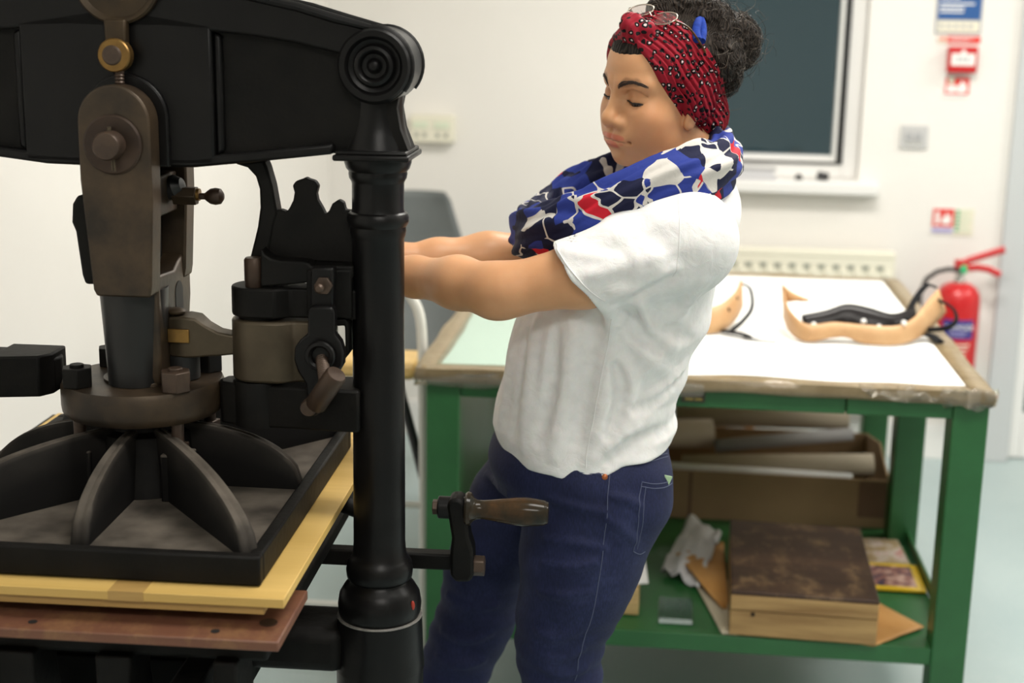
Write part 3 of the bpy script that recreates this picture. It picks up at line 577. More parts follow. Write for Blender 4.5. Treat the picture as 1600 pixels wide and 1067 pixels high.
def roll(label, p0, p1, r, mat, inner):
    p0, p1 = np.array(p0, float), np.array(p1, float); t_ = thing('paper_roll', label, 'paper roll', p0-V3(0, 0, r), group='paper rolls in the cardboard box')
    u, v, d = frame_from(p1-p0); Ln = np.linalg.norm(p1-p0); n = 28
    sp = []
    for k in range(64):
        a = k/63*math.pi*4.6; rr = r*(1-0.16*k/63); sp.append((math.cos(a)*rr, math.sin(a)*rr))
    m_ = MB(); m_.rings([[p+u*x+v*y for x, y in sp] for p in (p0, p0*0.5+p1*0.5, p1)], closed_ring=False, cap=False)
    o = m_.build('rolled_sheet', mat, t_, smooth=50); md = o.modifiers.new('thick', 'SOLIDIFY'); md.thickness = 0.0008
    return t_
roll('thick tan paper roll lying topmost in the cardboard box', (0.06, 3.97, SH+0.205), (0.545, 3.95, SH+0.222), 0.036, 'paper_roll', 0)
roll('tan paper roll at the left of the cardboard box behind the woman', (-0.12, 3.80, SH+0.183), (0.16, 3.86, SH+0.183), 0.042, 'paper_roll', 0)
roll('slim grey paper roll lying across the tan rolls', (0.17, 3.80, SH+0.165), (0.545, 3.86, SH+0.200), 0.019, 'paper_roll_grey', 0)
roll('tan paper roll nearest the right end of the cardboard box', (0.08, 3.75, SH+0.120), (0.59, 3.74, SH+0.152), 0.031, 'paper_roll', 0)
roll('thin white paper roll along the front rim of the cardboard box', (-0.05, 3.69, SH+0.135), (0.53, 3.695, SH+0.125), 0.014, 'paper_card', 0)

# ------------------------------------------------------------------ stool behind the table
t = thing('wooden_stool', 'orange wooden stool standing between the table and the radiator', 'stool', (0.21, 4.72, 0))
MB().lathe([(0.02, 0.452), (0.15, 0.452), (0.158, 0.462), (0.158, 0.475), (0.15, 0.482), (0.02, 0.484)], (0.21, 4.72, 0), n=36).build('seat', 'orange_wood', t)
for (dx, dy) in ((-0.105, -0.02), (0.01, -0.115), (0.105, 0.01), (-0.005, 0.115)): MB().cyl((0.21+dx*1.25, 4.72+dy*1.25, 0), (0.21+dx*0.9, 4.72+dy*0.9, 0.453), 0.014, 0.018).build('leg', 'orange_wood', t)
for z, k in ((0.17, 0), (0.2, 1)): MB().cyl((0.21-(0.12 if k else 0), 4.72-(0.0 if k else 0.13), z), (0.21+(0.12 if k else 0), 4.72+(0.0 if k else 0.13), z), 0.008).build('stretcher', 'orange_wood', t)

# ------------------------------------------------------------------ chairs behind the press column
t = thing('step_ladder', 'folding step ladder with a pale tube frame and yellow tread behind the press column', 'step ladder', (-0.72, 3.2, 0))
yb = 3.10
MB().tube(smooth_curve([(-0.562, yb, 1.005), (-0.62, yb, 1.03), (-0.74, yb, 1.035), (-0.86, yb, 1.03), (-0.918, yb, 1.005)], 20), 0.0115, 10).build('hand_rail', 'white_tube', t)
for s in (1, -1):
    xm = -0.74
    MB().tube(smooth_curve([(xm+s*0.178, yb, 1.005), (xm+s*0.205, yb, 0.945), (xm+s*0.212, yb, 0.80), (xm+s*0.215, yb, 0.50), (xm+s*0.217, yb, 0.02)], 26), 0.0115, 10).build('front_leg', 'white_tube', t)
    MB().tube([(xm+s*0.19, yb+0.10, 0.80), (xm+s*0.20, yb+0.22, 0.50), (xm+s*0.21, yb+0.42, 0.02)], 0.0115).build('rear_leg', 'white_tube', t)
    MB().tube([(xm+s*0.150, yb+0.02, 0.79), (xm+s*0.185, yb+0.02, 0.66), (xm+s*0.245, yb+0.02, 0.42), (xm+s*0.30, yb+0.02, 0.02)], 0.011).build('strut', 'black_plastic', t)
    MB().ball((xm+s*0.205, yb-0.012, 0.82), 0.011).build('bolt_cap', 'chrome', t)
MB().box((-0.935, yb-0.012, 0.80), (-0.545, yb+0.13, 0.842)).build('tread', 'seat_wood', t, 0.014)
for z in (0.50, 0.24): MB().cyl((-0.955, yb, z), (-0.525, yb, z), 0.008).build('rung', 'white_tube', t)
t = thing('grey_chair', 'grey moulded plastic chair standing by the back wall behind the press', 'chair', (-0.82, 4.72, 0))
prof = [(-0.96, -0.70, 0.47, 4.55), (-0.975, -0.665, 0.55, 4.83), (-0.97, -0.665, 0.70, 4.87), (-0.96, -0.69, 0.85, 4.89), (-0.95, -0.735, 0.985, 4.905), (-0.94, -0.755, 1.012, 4.905)]
rs = []
for (xa, xb, z, y) in prof: rs.append([V3(xa+(xb-xa)*k/10, y+0.03*(2*k/10-1)**2*-1, z) for k in range(11)])
o = MB().rings(rs, closed_ring=False, cap=False).build('backrest', 'grey_plastic', t, smooth=70); md = o.modifiers.new('thick', 'SOLIDIFY'); md.thickness = 0.008
MB().box((-0.975, 4.42, 0.455), (-0.655, 4.78, 0.475)).build('seat', 'grey_plastic', t, 0.008)
MB().tube(smooth_curve([(-0.665, 4.84, 0.80), (-0.645, 4.80, 0.79), (-0.638, 4.70, 0.66), (-0.64, 4.66, 0.47)], 12), 0.010).build('arm_tube', 'chrome', t)
for (x, y) in ((-0.95, 4.45), (-0.68, 4.45), (-0.95, 4.80), (-0.68, 4.80)): MB().cyl((x, y, 0), (x, y, 0.456), 0.011).build('leg', 'chrome', t)
# ================================================================== iron hand press
PR = np.array([-0.716, 1.86, 0.0]); PA = R(1.5)
PEX = np.array([math.cos(PA), math.sin(PA), 0]); PEY = np.array([-math.sin(PA), math.cos(PA), 0])
def q(x, y, ly):
    """measured point -> (x, z) in the press's own frame on the plane at local depth ly"""
    d = ray(x, y); t_ = ((PR+PEY*ly-CAM) @ PEY)/(d @ PEY); p = CAM+d*t_-PR; return (float(p @ PEX), float(p[2]))
pr = thing('hand_press', 'black cast iron hand printing press with turned columns and bronze fittings', 'printing press', PR, PA)
def B(mb_, name, mat, bevel=0, parent=None, smooth=35, seg=2): return mb_.build(name, mat, parent or pr, bevel, smooth, local=True, seg=seg)
CX = 0.336                                            # column axis, mirrored on both sides
# ---- head beam: curved top, recessed panels, volutes at both ends
TOPR = [(0.0, 1.650), (0.06, 1.648), (0.12, 1.642), (0.18, 1.634), (0.24, 1.622), (0.29, 1.608), (0.335, 1.596)]
BOTR = [(0.0, 1.413), (0.10, 1.415), (0.18, 1.424), (0.285, 1.437)]
VC = (CX+0.004, 1.551); VR = 0.0475
endR = arc(VC[0], VC[1], VR, 85, -52, 14)
neck = [(CX+0.030, 1.497), (CX+0.0345, 1.47), (CX+0.046, 1.445)]
half = BOTR + [(CX-0.046, 1.441), (CX+0.046, 1.441)] + neck[::-1][1:] + endR[::-1] + TOPR[::-1]
half = [p for p in half]
full = half + [(-x, z) for x, z in half[::-1] if x > 1e-6]
web = MB().prism(full, 1, -0.030, 0.030)
# raised bands around the panels
def strip_band(top, bot, y0, y1):
    m_ = MB(); n = len(top); m_.prism(list(bot)+list(top)[::-1], 1, y0, y1); return m_
beam = B(web, 'beam_web', 'matt_iron')
fr = MB()
for s in (1, -1):
    topc = TOPR+[(0.36, 1.585)]
    for y0, y1 in ((-0.046, -0.028), (0.028, 0.046)):
        fr.prism([(s*x, z) for x, z in topc]+[(s*x, z-0.058+0.02*(x/0.36)) for x, z in topc[::-1]], 1, y0, y1)
        fr.prism([(s*x, z) for x, z in BOTR]+[(s*x, z+0.014) for x, z in BOTR[::-1]], 1, y0, y1)
        fr.prism([(0, 1.414), (s*0.128, 1.418), (s*0.128, 1.60), (0, 1.62)], 1, y0, y1)
        fr.prism([(s*0.128, 1.43), (s*0.139, 1.437), (s*0.139, 1.585), (s*0.128, 1.59)], 1, y0*0.85, y1*0.85)
B(fr, 'beam_frame', 'black_iron', 0.004)
for s in (1, -1): B(MB().lathe([(0.0455, 1.4415), (0.0435, 1.449), (0.0395, 1.460), (0.0365, 1.472), (0.0350, 1.485), (0.0345, 1.50), (0.0345, 1.53)], (s*CX, 0, 0), n=40), 'beam_neck', 'black_iron')
mld = MB()
for s in (1, -1):
    rail = [(s*x, z+0.001) for x, z in TOPR[:-1]]+[(s*(VC[0]+(VR+0.0005)*math.cos(R(a))), VC[1]+(VR+0.0005)*math.sin(R(a))) for a in range(96, -47, -9)]
    for yy in (-0.044, 0.044): mld.tube([(x, yy, z) for x, z in rail], [0.0062]*6+[0.0045]*(len(rail)-6), 10)
    rs = [[(x+s*0.0, y, z+0.0045) for y in (-0.044, 0.044)] for x, z in rail]
B(mld, 'beam_moulding', 'black_iron')
for s in (1, -1):
    B(MB().cyl((s*VC[0], -0.044, VC[1]), (s*VC[0], 0.044, VC[1]), VR+0.002, n=48), 'beam_end', 'black_iron', 0.004)
    for d in (-1, 1):
        B(MB().lathe([(VR, 0.028), (VR, 0.050), (VR-0.003, 0.054), (VR-0.010, 0.054), (VR-0.014, 0.048), (VR-0.020, 0.046), (0.0265, 0.047), (0.025, 0.053), (0.021, 0.055), (0.0175, 0.052), (0.0155, 0.047), (0.010, 0.046), (0.008, 0.052), (0.005, 0.056), (0.001, 0.057)], (s*VC[0], 0, VC[1]), (0, d, 0), 44), 'volute', 'black_iron')
# boss behind the front cheek
bc = (0.0, 1.475)
B(MB().prism(arc(0.012, 1.478, 0.057, 0, 180, 20)+[(-0.045, 1.415), (0.069, 1.415)], 1, -0.053, -0.04), 'beam_boss', 'black_iron', 0.003)
# ---- columns
prof = [(0.0640, 0.700), (0.0610, 0.745), (0.0600, 0.776), (0.0565, 0.7795), (0.0585, 0.785), (0.0595, 0.797), (0.0570, 0.812), (0.0500, 0.824), (0.0440, 0.829), (0.0425, 0.833), (0.0465, 0.838), (0.0475, 0.848), (0.0460, 0.858), (0.0420, 0.864), (0.0395, 0.868), (0.0375, 0.875), (0.0365, 0.890),
        (0.0360, 1.05), (0.0355, 1.20), (0.0350, 1.322), (0.0365, 1.325), (0.0378, 1.333), (0.0378, 1.338), (0.0400, 1.341), (0.0418, 1.346), (0.0418, 1.351), (0.0395, 1.356), (0.0360, 1.358), (0.0350, 1.362), (0.0350, 1.396), (0.0360, 1.399), (0.0385, 1.403), (0.0395, 1.409), (0.0390, 1.412), (0.0425, 1.416), (0.0450, 1.424), (0.0455, 1.430)]
for s in (1, -1):
    c = B(MB().lathe(prof, (s*CX, 0, 0), n=56), 'column', 'black_iron')
    B(MB().box((s*CX-0.050, -0.058, 1.4295), (s*CX+0.050, 0.062, 1.4375)).box((s*CX-0.047, -0.054, 1.4365), (s*CX+0.047, 0.058, 1.4425)), 'abacus', 'black_iron', 0.0025, c)
    B(MB().lathe([(0.0585, 0.7758), (0.0606, 0.7768), (0.0609, 0.7780), (0.0590, 0.7795)], (s*CX, 0, 0), n=56), 'worn_ring', 'worn_edge', 0, c)
    # pedestal under the column down to the floor
    B(MB().lathe([(0.075, 0.0), (0.085, 0.01), (0.085, 0.05), (0.058, 0.09), (0.050, 0.2), (0.049, 0.40), (0.054, 0.52), (0.0605, 0.62), (0.0625, 0.68), (0.0625, 0.72), (0.0605, 0.776), (0.03, 0.7765)], (s*CX, 0, 0), n=48), 'pedestal', 'black_iron')
for z, x, r in ((0.805, 0.0545, 0.004), (0.712, 0.0, 0.003)):
    a = R(-28) if x else R(-80); rr = 0.0585 if x else 0.0615
    B(MB().ball((CX+rr*math.cos(a), rr*math.sin(a), z), (r*0.8, r*0.5, r*1.8)), 'paint_spot', 'red_dot')
# ---- base frame between the pedestals, bed rails, cross ribs
bs = MB().box((-CX+0.045, -0.045, 0.70), (CX-0.045, 0.06, 0.765))
B(bs, 'cross_bar', 'matt_iron', 0.018, seg=4)
for s in (-1, 1): B(MB().prism([(-0.40, 0.80), (-0.40, 0.76), (-0.10, 0.68), (0.10, 0.68), (0.75, 0.76), (0.75, 0.80)], 0, s*0.14-0.02, s*0.14+0.02), 'bed_rail', 'matt_iron', 0.004)
for y in (-0.30, -0.16, 0.2, 0.42): B(MB().box((-0.115, y-0.012, 0.72), (0.115, y+0.012, 0.775)), 'bed_rib', 'matt_iron', 0.004)
for x, w in ((-0.19, 0.035), (-0.065, 0.05), (0.06, 0.045), (0.20, 0.03)):
    B(MB().prism([(-0.315, 0.845), (-0.315, 0.80), (-0.28, 0.62), (-0.20, 0.62), (-0.24, 0.80), (-0.24, 0.845)], 0, x-w/2, x+w/2), 'under_rib', 'matt_iron', 0.004)
B(MB().box((-0.25, -0.30, 0.84), (0.25, 0.40, 0.868)), 'bed', 'matt_iron', 0.006)
# ---- toggle fork: two cheeks straddling the beam
CHX = 0.010
def cheek(y0, y1):
    out = arc(CHX, 1.475, 0.0475, 0, 180, 24)
    out = out+[(CHX-0.0475, 1.40), (CHX-0.037, 1.256), (CHX-0.033, 1.2475), (CHX+0.039, 1.2475), (CHX+0.0415, 1.262), (CHX+0.0475, 1.375), (CHX+0.0475, 1.385)]
    return MB().prism(out, 1, y0, y1)
ck = B(cheek(-0.092, -0.054), 'fork_cheek', 'brown_steel', 0.003)
B(cheek(0.054, 0.092), 'fork_cheek', 'brown_steel', 0.003)
B(MB().lathe([(0.0385, 0), (0.0385, 0.003), (0.036, 0.005), (0.031, 0.0045), (0.020, 0.004)], (CHX-0.001, -0.092, 1.447), (0, -1, 0), 40), 'washer', 'rust_steel', 0, ck)
B(MB().lathe([(0.0185, -0.006), (0.0185, 0.026), (0.0165, 0.029), (0.010, 0.0295), (0.001, 0.030)], (CHX-0.001, -0.092, 1.447), (0, -1, 0), 32), 'pivot_pin', 'bolt_brown', 0, ck)
B(MB().cyl((CHX-0.001, -0.104, 1.4645), (CHX-0.001, -0.104, 1.4705), 0.0026, n=10).cyl((CHX+0.001, -0.104, 1.415), (CHX+0.001, -0.104, 1.4305), 0.0014, n=8).cyl((CHX+0.0045, -0.104, 1.414), (CHX+0.0035, -0.104, 1.4305), 0.0014, n=8), 'split_pin', 'bronze', 0, ck)
# fork floor with arched opening, side web
B(MB().prism([(-0.056, 1.27), (-0.056, 1.13), (-0.052, 1.117), (0.06, 1.117), (0.088, 1.22), (0.088, 1.300), (0.02, 1.265)], 0, CHX-0.030, CHX+0.038), 'fork_body', 'brown_steel', 0.004)
B(MB().lathe([(0.030, 0), (0.030, 0.001)], (0, 0, 0)).__class__().prism(arc(0.032, 1.232, 0.016, 0, 180, 12)+[(0.016, 1.13), (0.048, 1.13)], 0, CHX+0.0375, CHX+0.0388), 'arch_opening', 'dull_black')
# dark front shell of the piston barrel
B(MB().lathe([(0.0455, 1.250), (0.0450, 1.235), (0.0425, 1.19), (0.0400, 1.14), (0.0395, 1.117)], (CHX-0.004, -0.030, 0), n=36), 'piston_barrel', 'grey_steel')
B(MB().lathe([(0.046, 1.117), (0.0455, 1.121), (0.040, 1.127), (0.036, 1.128)], (CHX+0.002, -0.018, 0), n=36), 'barrel_collar', 'brown_steel')
# chill block between the cheeks, left lug, black block put in as the shade of the cavity
B(MB().box((-0.02, -0.05, 1.345), (0.045, 0.05, 1.40)), 'chill_block', 'brown_steel', 0.003)
B(MB().box((-0.025, -0.045, 1.265), (0.020, 0.050, 1.42)), 'cavity_shade', 'dull_black')
B(MB().prism([q(x, y, -0.03) for x, y in ((142, 303), (130, 302), (122, 316), (121, 344), (127, 358), (137, 425), (142, 440), (170, 440), (170, 303))], 1, -0.052, -0.010), 'left_lug', 'matt_iron', 0.004)
kx, kz = q(337, 307, 0.02)
kn = B(MB().lathe([(0.0045, -0.03), (0.0045, -0.006), (0.007, -0.003), (0.0105, 0.002), (0.0118, 0.009), (0.0105, 0.016), (0.005, 0.020), (0.001, 0.0205)], (kx-0.009, 0.02, kz), (1, 0, 0.02), 24), 'knob', 'rust_steel')
B(MB().cyl((kx-0.058, 0.02, kz), (kx-0.026, 0.02, kz), 0.0135, n=6), 'knob_nut', 'dark_brass', 0.001, kn)
B(MB().cyl((kx-0.034, 0.02, kz+0.002), (kx-0.022, 0.02, kz+0.002), 0.0085, n=12), 'brass_collar', 'brass', 0, kn)
B(MB().lathe([(0.004, -0.035), (0.016, -0.03), (0.017, 0.0), (0.010, 0.01), (0.001, 0.012)], (kx-0.055, 0.02, kz+0.012), (0.9, -0.1, 0.25), 20), 'knob_housing', 'grey_steel', 0, kn)
# ---- brass suspension at the top
dx, dz = q(181, -34, -0.055)
sp = B(MB().lathe([(0.0575, 0), (0.0575, 0.008), (0.055, 0.011), (0.051, 0.009), (0.048, 0.006), (0.02, 0.005), (0.001, 0.005)], (dx, -0.047, dz), (0, -1, 0), 48), 'spring_boss', 'dark_brass')
ex0, ez0_ = q(183, 86, -0.06)
B(MB().prism([(ex0-0.0135, ez0_+0.012), (ex0-0.0145, ez0_+0.045), (ex0+0.0145, ez0_+0.045), (ex0+0.0135, ez0_+0.012)], 1, -0.066, -0.048), 'link', 'dark_brass', 0.003, sp)
B(MB().lathe([(0.013, -0.009), (0.020, -0.009), (0.0215, -0.006), (0.0215, 0.008), (0.020, 0.010), (0.012, 0.010)], (ex0, -0.064, ez0_), (0, -1, 0), 32), 'link_eye', 'brass', 0, sp)
B(MB().cyl((ex0-0.002, -0.05, ez0_), (ex0-0.002, -0.0755, ez0_), 0.0135, n=24), 'link_pin', 'bolt_brown', 0.003, sp)
thr = [((0.0052 if k % 2 else 0.0064), ez0_-0.052+k*0.0022) for k in range(17)]
B(MB().lathe(thr, (ex0+0.004, -0.066, 0), n=14), 'threaded_rod', 'bolt_brown', 0, sp)
# ---- flange plate with four bolts
FX, FZ = 0.003, 1.117
fl = B(MB().lathe([(0.02, FZ-0.046), (0.106, FZ-0.046), (0.1105, FZ-0.041), (0.1115, FZ-0.034), (0.1115, FZ-0.008), (0.1085, FZ-0.001), (0.02, FZ)], (FX, 0, 0), n=64), 'flange', 'brown_steel')
bolts = [(-0.070, -0.062, 'matt_iron', 0.026), (0.068, -0.066, 'bolt_brown', 0.027), (0.078, 0.050, 'dull_black', 0.042), (-0.065, 0.06, 'matt_iron', 0.026)]
for bxx, byy, bmat, bh in bolts:
    n_ = B(MB().cyl((FX+bxx, byy, FZ-0.001), (FX+bxx, byy, FZ+bh), 0.0215, n=6, rot=0.35), 'bolt_head', bmat, 0.0015, fl)
    B(MB().cyl((FX+bxx, byy, FZ+bh-0.001), (FX+bxx, byy, FZ+bh+0.004), 0.0095, n=18), 'bolt_end', bmat if bh < 0.03 else 'matt_iron', 0.001, fl)
    B(MB().cyl((FX+bxx, byy, 1.035), (FX+bxx, byy, FZ-0.04), 0.0085, n=16), 'bolt_shank', 'bolt_brown', 0, fl)
    B(MB().cyl((FX+bxx, byy, 1.028), (FX+bxx, byy, 1.043), 0.0155, n=4, rot=0.5), 'bolt_nut', 'bolt_brown', 0.0015, fl)
B(MB().lathe([(0.05, FZ-0.001), (0.05, FZ+0.004), (0.044, FZ+0.006)], (FX, -0.01, 0), n=40), 'flange_collar', 'brown_steel', 0, fl)
# ---- platen with raised rim and eight curved ribs
PXH, PYH, PZT, PZB = 0.240, 0.288, 0.972, 0.934
pl = MB().box((-PXH+0.008, -PYH+0.008, PZB+0.006), (PXH-0.008, PYH-0.008, PZT-0.008))
platen = B(pl, 'platen', 'dusty_iron')
rim = MB(); rw = 0.017
for (a, b_) in (((-PXH, -PYH), (PXH, -PYH+rw)), ((-PXH, PYH-rw), (PXH, PYH)), ((-PXH, -PYH+rw), (-PXH+rw, PYH-rw)), ((PXH-rw, -PYH+rw), (PXH, PYH-rw))):
    rim.box((*a, PZB), (*b_, PZT))
B(rim, 'platen_rim', 'matt_iron', 0.003, platen)
B(MB().lathe([(0.085, PZT-0.01), (0.078, PZT+0.02), (0.070, 1.02), (0.068, 1.045), (0.055, 1.05), (0.048, 1.072)], (FX, 0, 0), n=40), 'hub', 'matt_iron', 0, platen)
for bxx, byy, _, _ in bolts: B(MB().prism([(FX+bxx-0.020, byy-0.020), (FX+bxx+0.020, byy-0.020), (FX+bxx+0.020, byy+0.020), (FX+bxx-0.020, byy+0.020)], 2, PZT-0.01, 1.030), 'bolt_lug', 'dusty_iron', 0.003, platen)
def rib(ang, length, th=0.0120):
    """quarter-elliptic stiffening rib with a double-beaded crest"""
    ca, sa = math.cos(ang), math.sin(ang); n = 22; m_ = MB(); z0 = PZT-0.010; h = 0.088; rs = []
    for i in range(n+1):
        u = i/n; x = 0.03+(length-0.03)*u; z = z0+h*math.sqrt(max(0.0, 1-(max(0.0, u-0.08)/0.92)**2.1))+0.004
        w = th*(0.75+0.25*u); sec = [(-w, z0-0.004), (-w, z-0.006), (-w*0.75, z-0.0005), (-w*0.3, z), (-w*0.1, z-0.002), (w*0.1, z-0.002), (w*0.3, z), (w*0.75, z-0.0005), (w, z-0.006), (w, z0-0.004)]
        rs.append([(FX+x*ca-o_*sa, x*sa+o_*ca, max(zz, z0-0.004)) for o_, zz in sec])
    m_.rings(rs); return B(m_, 'rib', 'dusty_iron', 0, platen, 50)
cr = math.hypot(PXH-0.02, PYH-0.022); ca_ = math.atan2(PYH-0.022, PXH-0.02)
for ang, ln in ((0, PXH-0.016), (math.pi, PXH-0.016), (math.pi/2, PYH-0.016), (-math.pi/2, PYH-0.030), (ca_, cr), (math.pi-ca_, cr), (-ca_, cr), (-math.pi+ca_, cr)): rib(ang, ln)
# ---- guide arms from the columns to the flange
for s in (1, -1):
    g = B(MB().prism([(s*0.155, -0.03), (s*(CX-0.02), -0.04), (s*(CX-0.02), 0.04), (s*0.155, 0.03), (s*0.118, 0.018), (s*0.112, 0.0), (s*0.118, -0.018)], 2, 1.058 if s > 0 else 1.094, 1.118 if s > 0 else 1.142), 'guide_arm', 'matt_iron', 0.004)
    if s > 0:
        B(MB().lathe([(0.034, 1.058), (0.0345, 1.118), (0.033, 1.1215), (0.02, 1.122)], (0.168, -0.005, 0), n=36), 'guide_boss', 'matt_iron', 0, g)
    else:
        B(MB().box((-0.262, -0.075, 1.090), (-0.200, -0.01, 1.152)), 'guide_block', 'matt_iron', 0.004, g)
        B(MB().prism([(-0.196, -0.055), (-0.130, -0.040), (-0.118, -0.020), (-0.118, 0.03), (-0.196, 0.03)], 2, 1.092, 1.150), 'guide_end', 'matt_iron', 0.003, g)
        B(MB().cyl((-0.224, -0.074, 1.122), (-0.224, -0.085, 1.122), 0.0125, n=20).cyl((-0.224, -0.074, 1.122), (-0.224, -0.079, 1.122), 0.019, n=20), 'guide_bolt', 'rust_steel', 0.001, g)
        B(MB().prism([(-0.27, -0.05), (-0.32, -0.05), (-0.32, 0.03), (-0.19, 0.03), (-0.19, -0.02)], 2, 1.095, 1.145), 'guide_tail', 'matt_iron', 0.004, g)
# ---- bracket with the crown casting on the right side
crown_px = [(400, 402), (424, 330), (440, 326), (450, 330), (455, 322), (460, 312), (462, 300), (459, 289), (464, 282), (474, 279), (479, 276), (484, 279), (494, 282), (499, 290), (496, 302), (498, 312), (505, 324), (510, 334), (516, 328), (521, 317), (530, 311), (538, 315), (541, 327), (556, 329), (556, 410)]
crown = [q(x, y, 0.01) for x, y in crown_px]
brk_l = [(366, 256), (386, 262), (399, 276), (405, 296), (406, 325), (402, 355), (394, 388), (386, 420), (384, 445)]
brk_r = [(418, 440), (420, 405), (422, 385), (428, 350), (433, 335), (430, 318), (425, 290), (417, 262), (412, 250)]
brk = [q(x, y, 0.0) for x, y in brk_l+brk_r]
for s in (1,):
    b_ = B(MB().prism([(s*x, z) for x, z in brk], 1, 0.000, 0.032), 'curved_bracket', 'matt_iron', 0.004)
    B(MB().prism([(s*x, z) for x, z in crown], 1, 0.002, 0.018), 'crown_casting', 'matt_iron', 0.002, b_)
    lt = [q(x, y, -0.01) for x, y in ((412, 385), (418, 394), (428, 401), (444, 404), (475, 405), (486, 407), (490, 412), (556, 412), (556, 432), (412, 445))]
    B(MB().prism([(s*x, z) for x, z in lt], 1, -0.028, 0.028), 'bracket_ledge', 'matt_iron', 0.005, b_)
    bk = [q(x, y, 0.0) for x, y in ((486, 415), (556, 415), (556, 492), (486, 486))]
    B(MB().prism([(s*x, z) for x, z in bk], 1, -0.030, 0.030), 'lug_block', 'matt_iron', 0.003, b_)
# ---- pull-bar joint on the right: upper lug, pin, bronze pivot, link to the piston
def stadium(cx, r, x1, hw, n=14):
    return arc(cx, 0, r, 90, 270, n)+[(cx+r*0.85, -r*0.98), (cx+r*1.35, -hw), (x1, -hw), (x1, hw), (cx+r*1.35, hw), (cx+r*0.85, r*0.98)]
up = B(MB().prism(stadium(0.170, 0.0365, CX-0.02, 0.022), 2, 1.212, 1.253), 'upper_lug', 'matt_iron', 0.003)
px_, pz_ = q(400, 400, -0.005)
B(MB().lathe([(0.0125, 1.245), (0.0125, 1.260), (0.0135, 1.262), (0.0135, pz_-0.003), (0.0115, pz_), (0.001, pz_)], (px_, -0.016, 0), n=28), 'joint_pin', 'rust_steel', 0, up)
bz = B(MB().prism([(x, y*1.0) for x, y in stadium(0.172, 0.039, 0.275, 0.026)], 2, 1.1225, 1.208), 'bronze_pivot', 'bronze', 0.004)
B(MB().lathe([(0.030, 1.207), (0.030, 1.213)], (0.172, 0, 0), n=30), 'spacer', 'matt_iron', 0, bz)
lnk_top = [(0.140, -0.016), (0.115, -0.016), (0.090, -0.020), (0.075, -0.022), (0.052, -0.020), (0.046, 0.0), (0.052, 0.020), (0.075, 0.022), (0.115, 0.016), (0.140, 0.016)]
lk = MB(); sec = [(0.145, 0.016, 1.157, 1.182), (0.115, 0.016, 1.153, 1.187), (0.098, 0.017, 1.152, 1.196), (0.085, 0.021, 1.151, 1.206), (0.070, 0.022, 1.150, 1.208), (0.052, 0.018, 1.150, 1.206), (0.040, 0.010, 1.152, 1.204)]
lk.rings([[(x, -h, z0), (x, h, z0), (x, h, z1), (x, -h, z1)] for x, h, z0, z1 in sec])
lk_o = B(lk, 'link_arm', 'bronze', 0.003)
B(MB().box((0.048, -0.0245, 1.172), (0.078, -0.020, 1.191)), 'link_pad', 'brass', 0.001, lk_o)
B(MB().lathe([(0.022, 1.118), (0.022, 1.151)], (0.062, 0.0, 0), n=24), 'link_seat', 'dull_black', 0, lk_o)
B(MB().ball((0.055, -0.005, 1.212), (0.014, 0.012, 0.006)), 'link_nut', 'dark_brass', 0, lk_o)
# hanging lever with eye, threaded rod and T handle
lv_x = q(505, 445, -0.035)[0]
tab = B(MB().prism([q(x, y, -0.04) for x, y in ((489, 416), (524, 416), (523, 478), (488, 478))], 1, -0.052, -0.030), 'lever_tab', 'black_iron', 0.003)
hx, hz = q(506, 446, -0.052)
B(MB().cyl((hx, -0.051, hz), (hx, -0.058, hz), 0.0125, n=6), 'lever_nut', 'bolt_brown', 0.001, tab)
B(MB().lathe([(0.0065, 0), (0.0065, 0.008), (0.004, 0.011), (0.001, 0.0115)], (hx-0.004, -0.057, hz-0.002), (0, -1, 0), 18), 'lever_bolt', 'bright_steel' if False else 'bolt_brown', 0, tab)
eyc = q(503, 553, -0.06)
lev = [q(x, y, -0.055) for x, y in ((484, 482), (488, 477), (521, 477), (525, 486), (525, 520), (534, 532), (539, 548), (538, 568), (528, 585), (514, 600), (506, 640), (494, 648), (484, 640), (483, 628), (480, 596), (468, 578), (462, 560), (463, 540), (472, 528), (483, 520))]
lo_ = B(MB().prism(lev, 1, -0.066, -0.044), 'lever', 'black_iron', 0.004)
B(MB().lathe([(0.014, 0), (0.0175, 0.002), (0.020, 0.006), (0.0205, 0.009), (0.019, 0.012), (0.015, 0.013), (0.012, 0.010), (0.011, 0.004)], (eyc[0], -0.064, eyc[1]), (0, -1, 0), 36), 'lever_eye', 'black_iron', 0, lo_)
rp0 = V3(eyc[0], -0.062, eyc[1]-0.004); hp = q(512, 604, -0.10); rp1 = V3(hp[0]-0.002, -0.105, hp[1]+0.008)
thr = MB(); dv = (rp1-rp0)/np.linalg.norm(rp1-rp0); ln_ = np.linalg.norm(rp1-rp0)
thr.lathe([((0.0078 if k % 2 else 0.0088), k*ln_/26) for k in range(27)], rp0, dv, 16); B(thr, 'lever_screw', 'bolt_brown', 0, lo_)
h0 = q(492, 634, -0.095); h1 = q(526, 584, -0.115); th_ = V3(h1[0]-h0[0], -0.02, h1[1]-h0[1]); thl = np.linalg.norm(th_)
B(MB().lathe([(0.001, -0.001), (0.0125, 0), (0.0145, 0.003), (0.0145, thl-0.003), (0.0125, thl), (0.001, thl+0.001)], (h0[0], -0.095, h0[1]), th_, 28), 'lever_handle', 'rust_steel', 0, lo_)
h2 = q(483, 636, -0.07); B(MB().lathe([(0.001, 0.016), (0.010, 0.016), (0.0115, 0.013), (0.0115, 0.0), (0.001, 0.0)], (h2[0], -0.062, h2[1]), (0, -1, 0), 24), 'lever_foot_bolt', 'bolt_brown', 0, lo_)
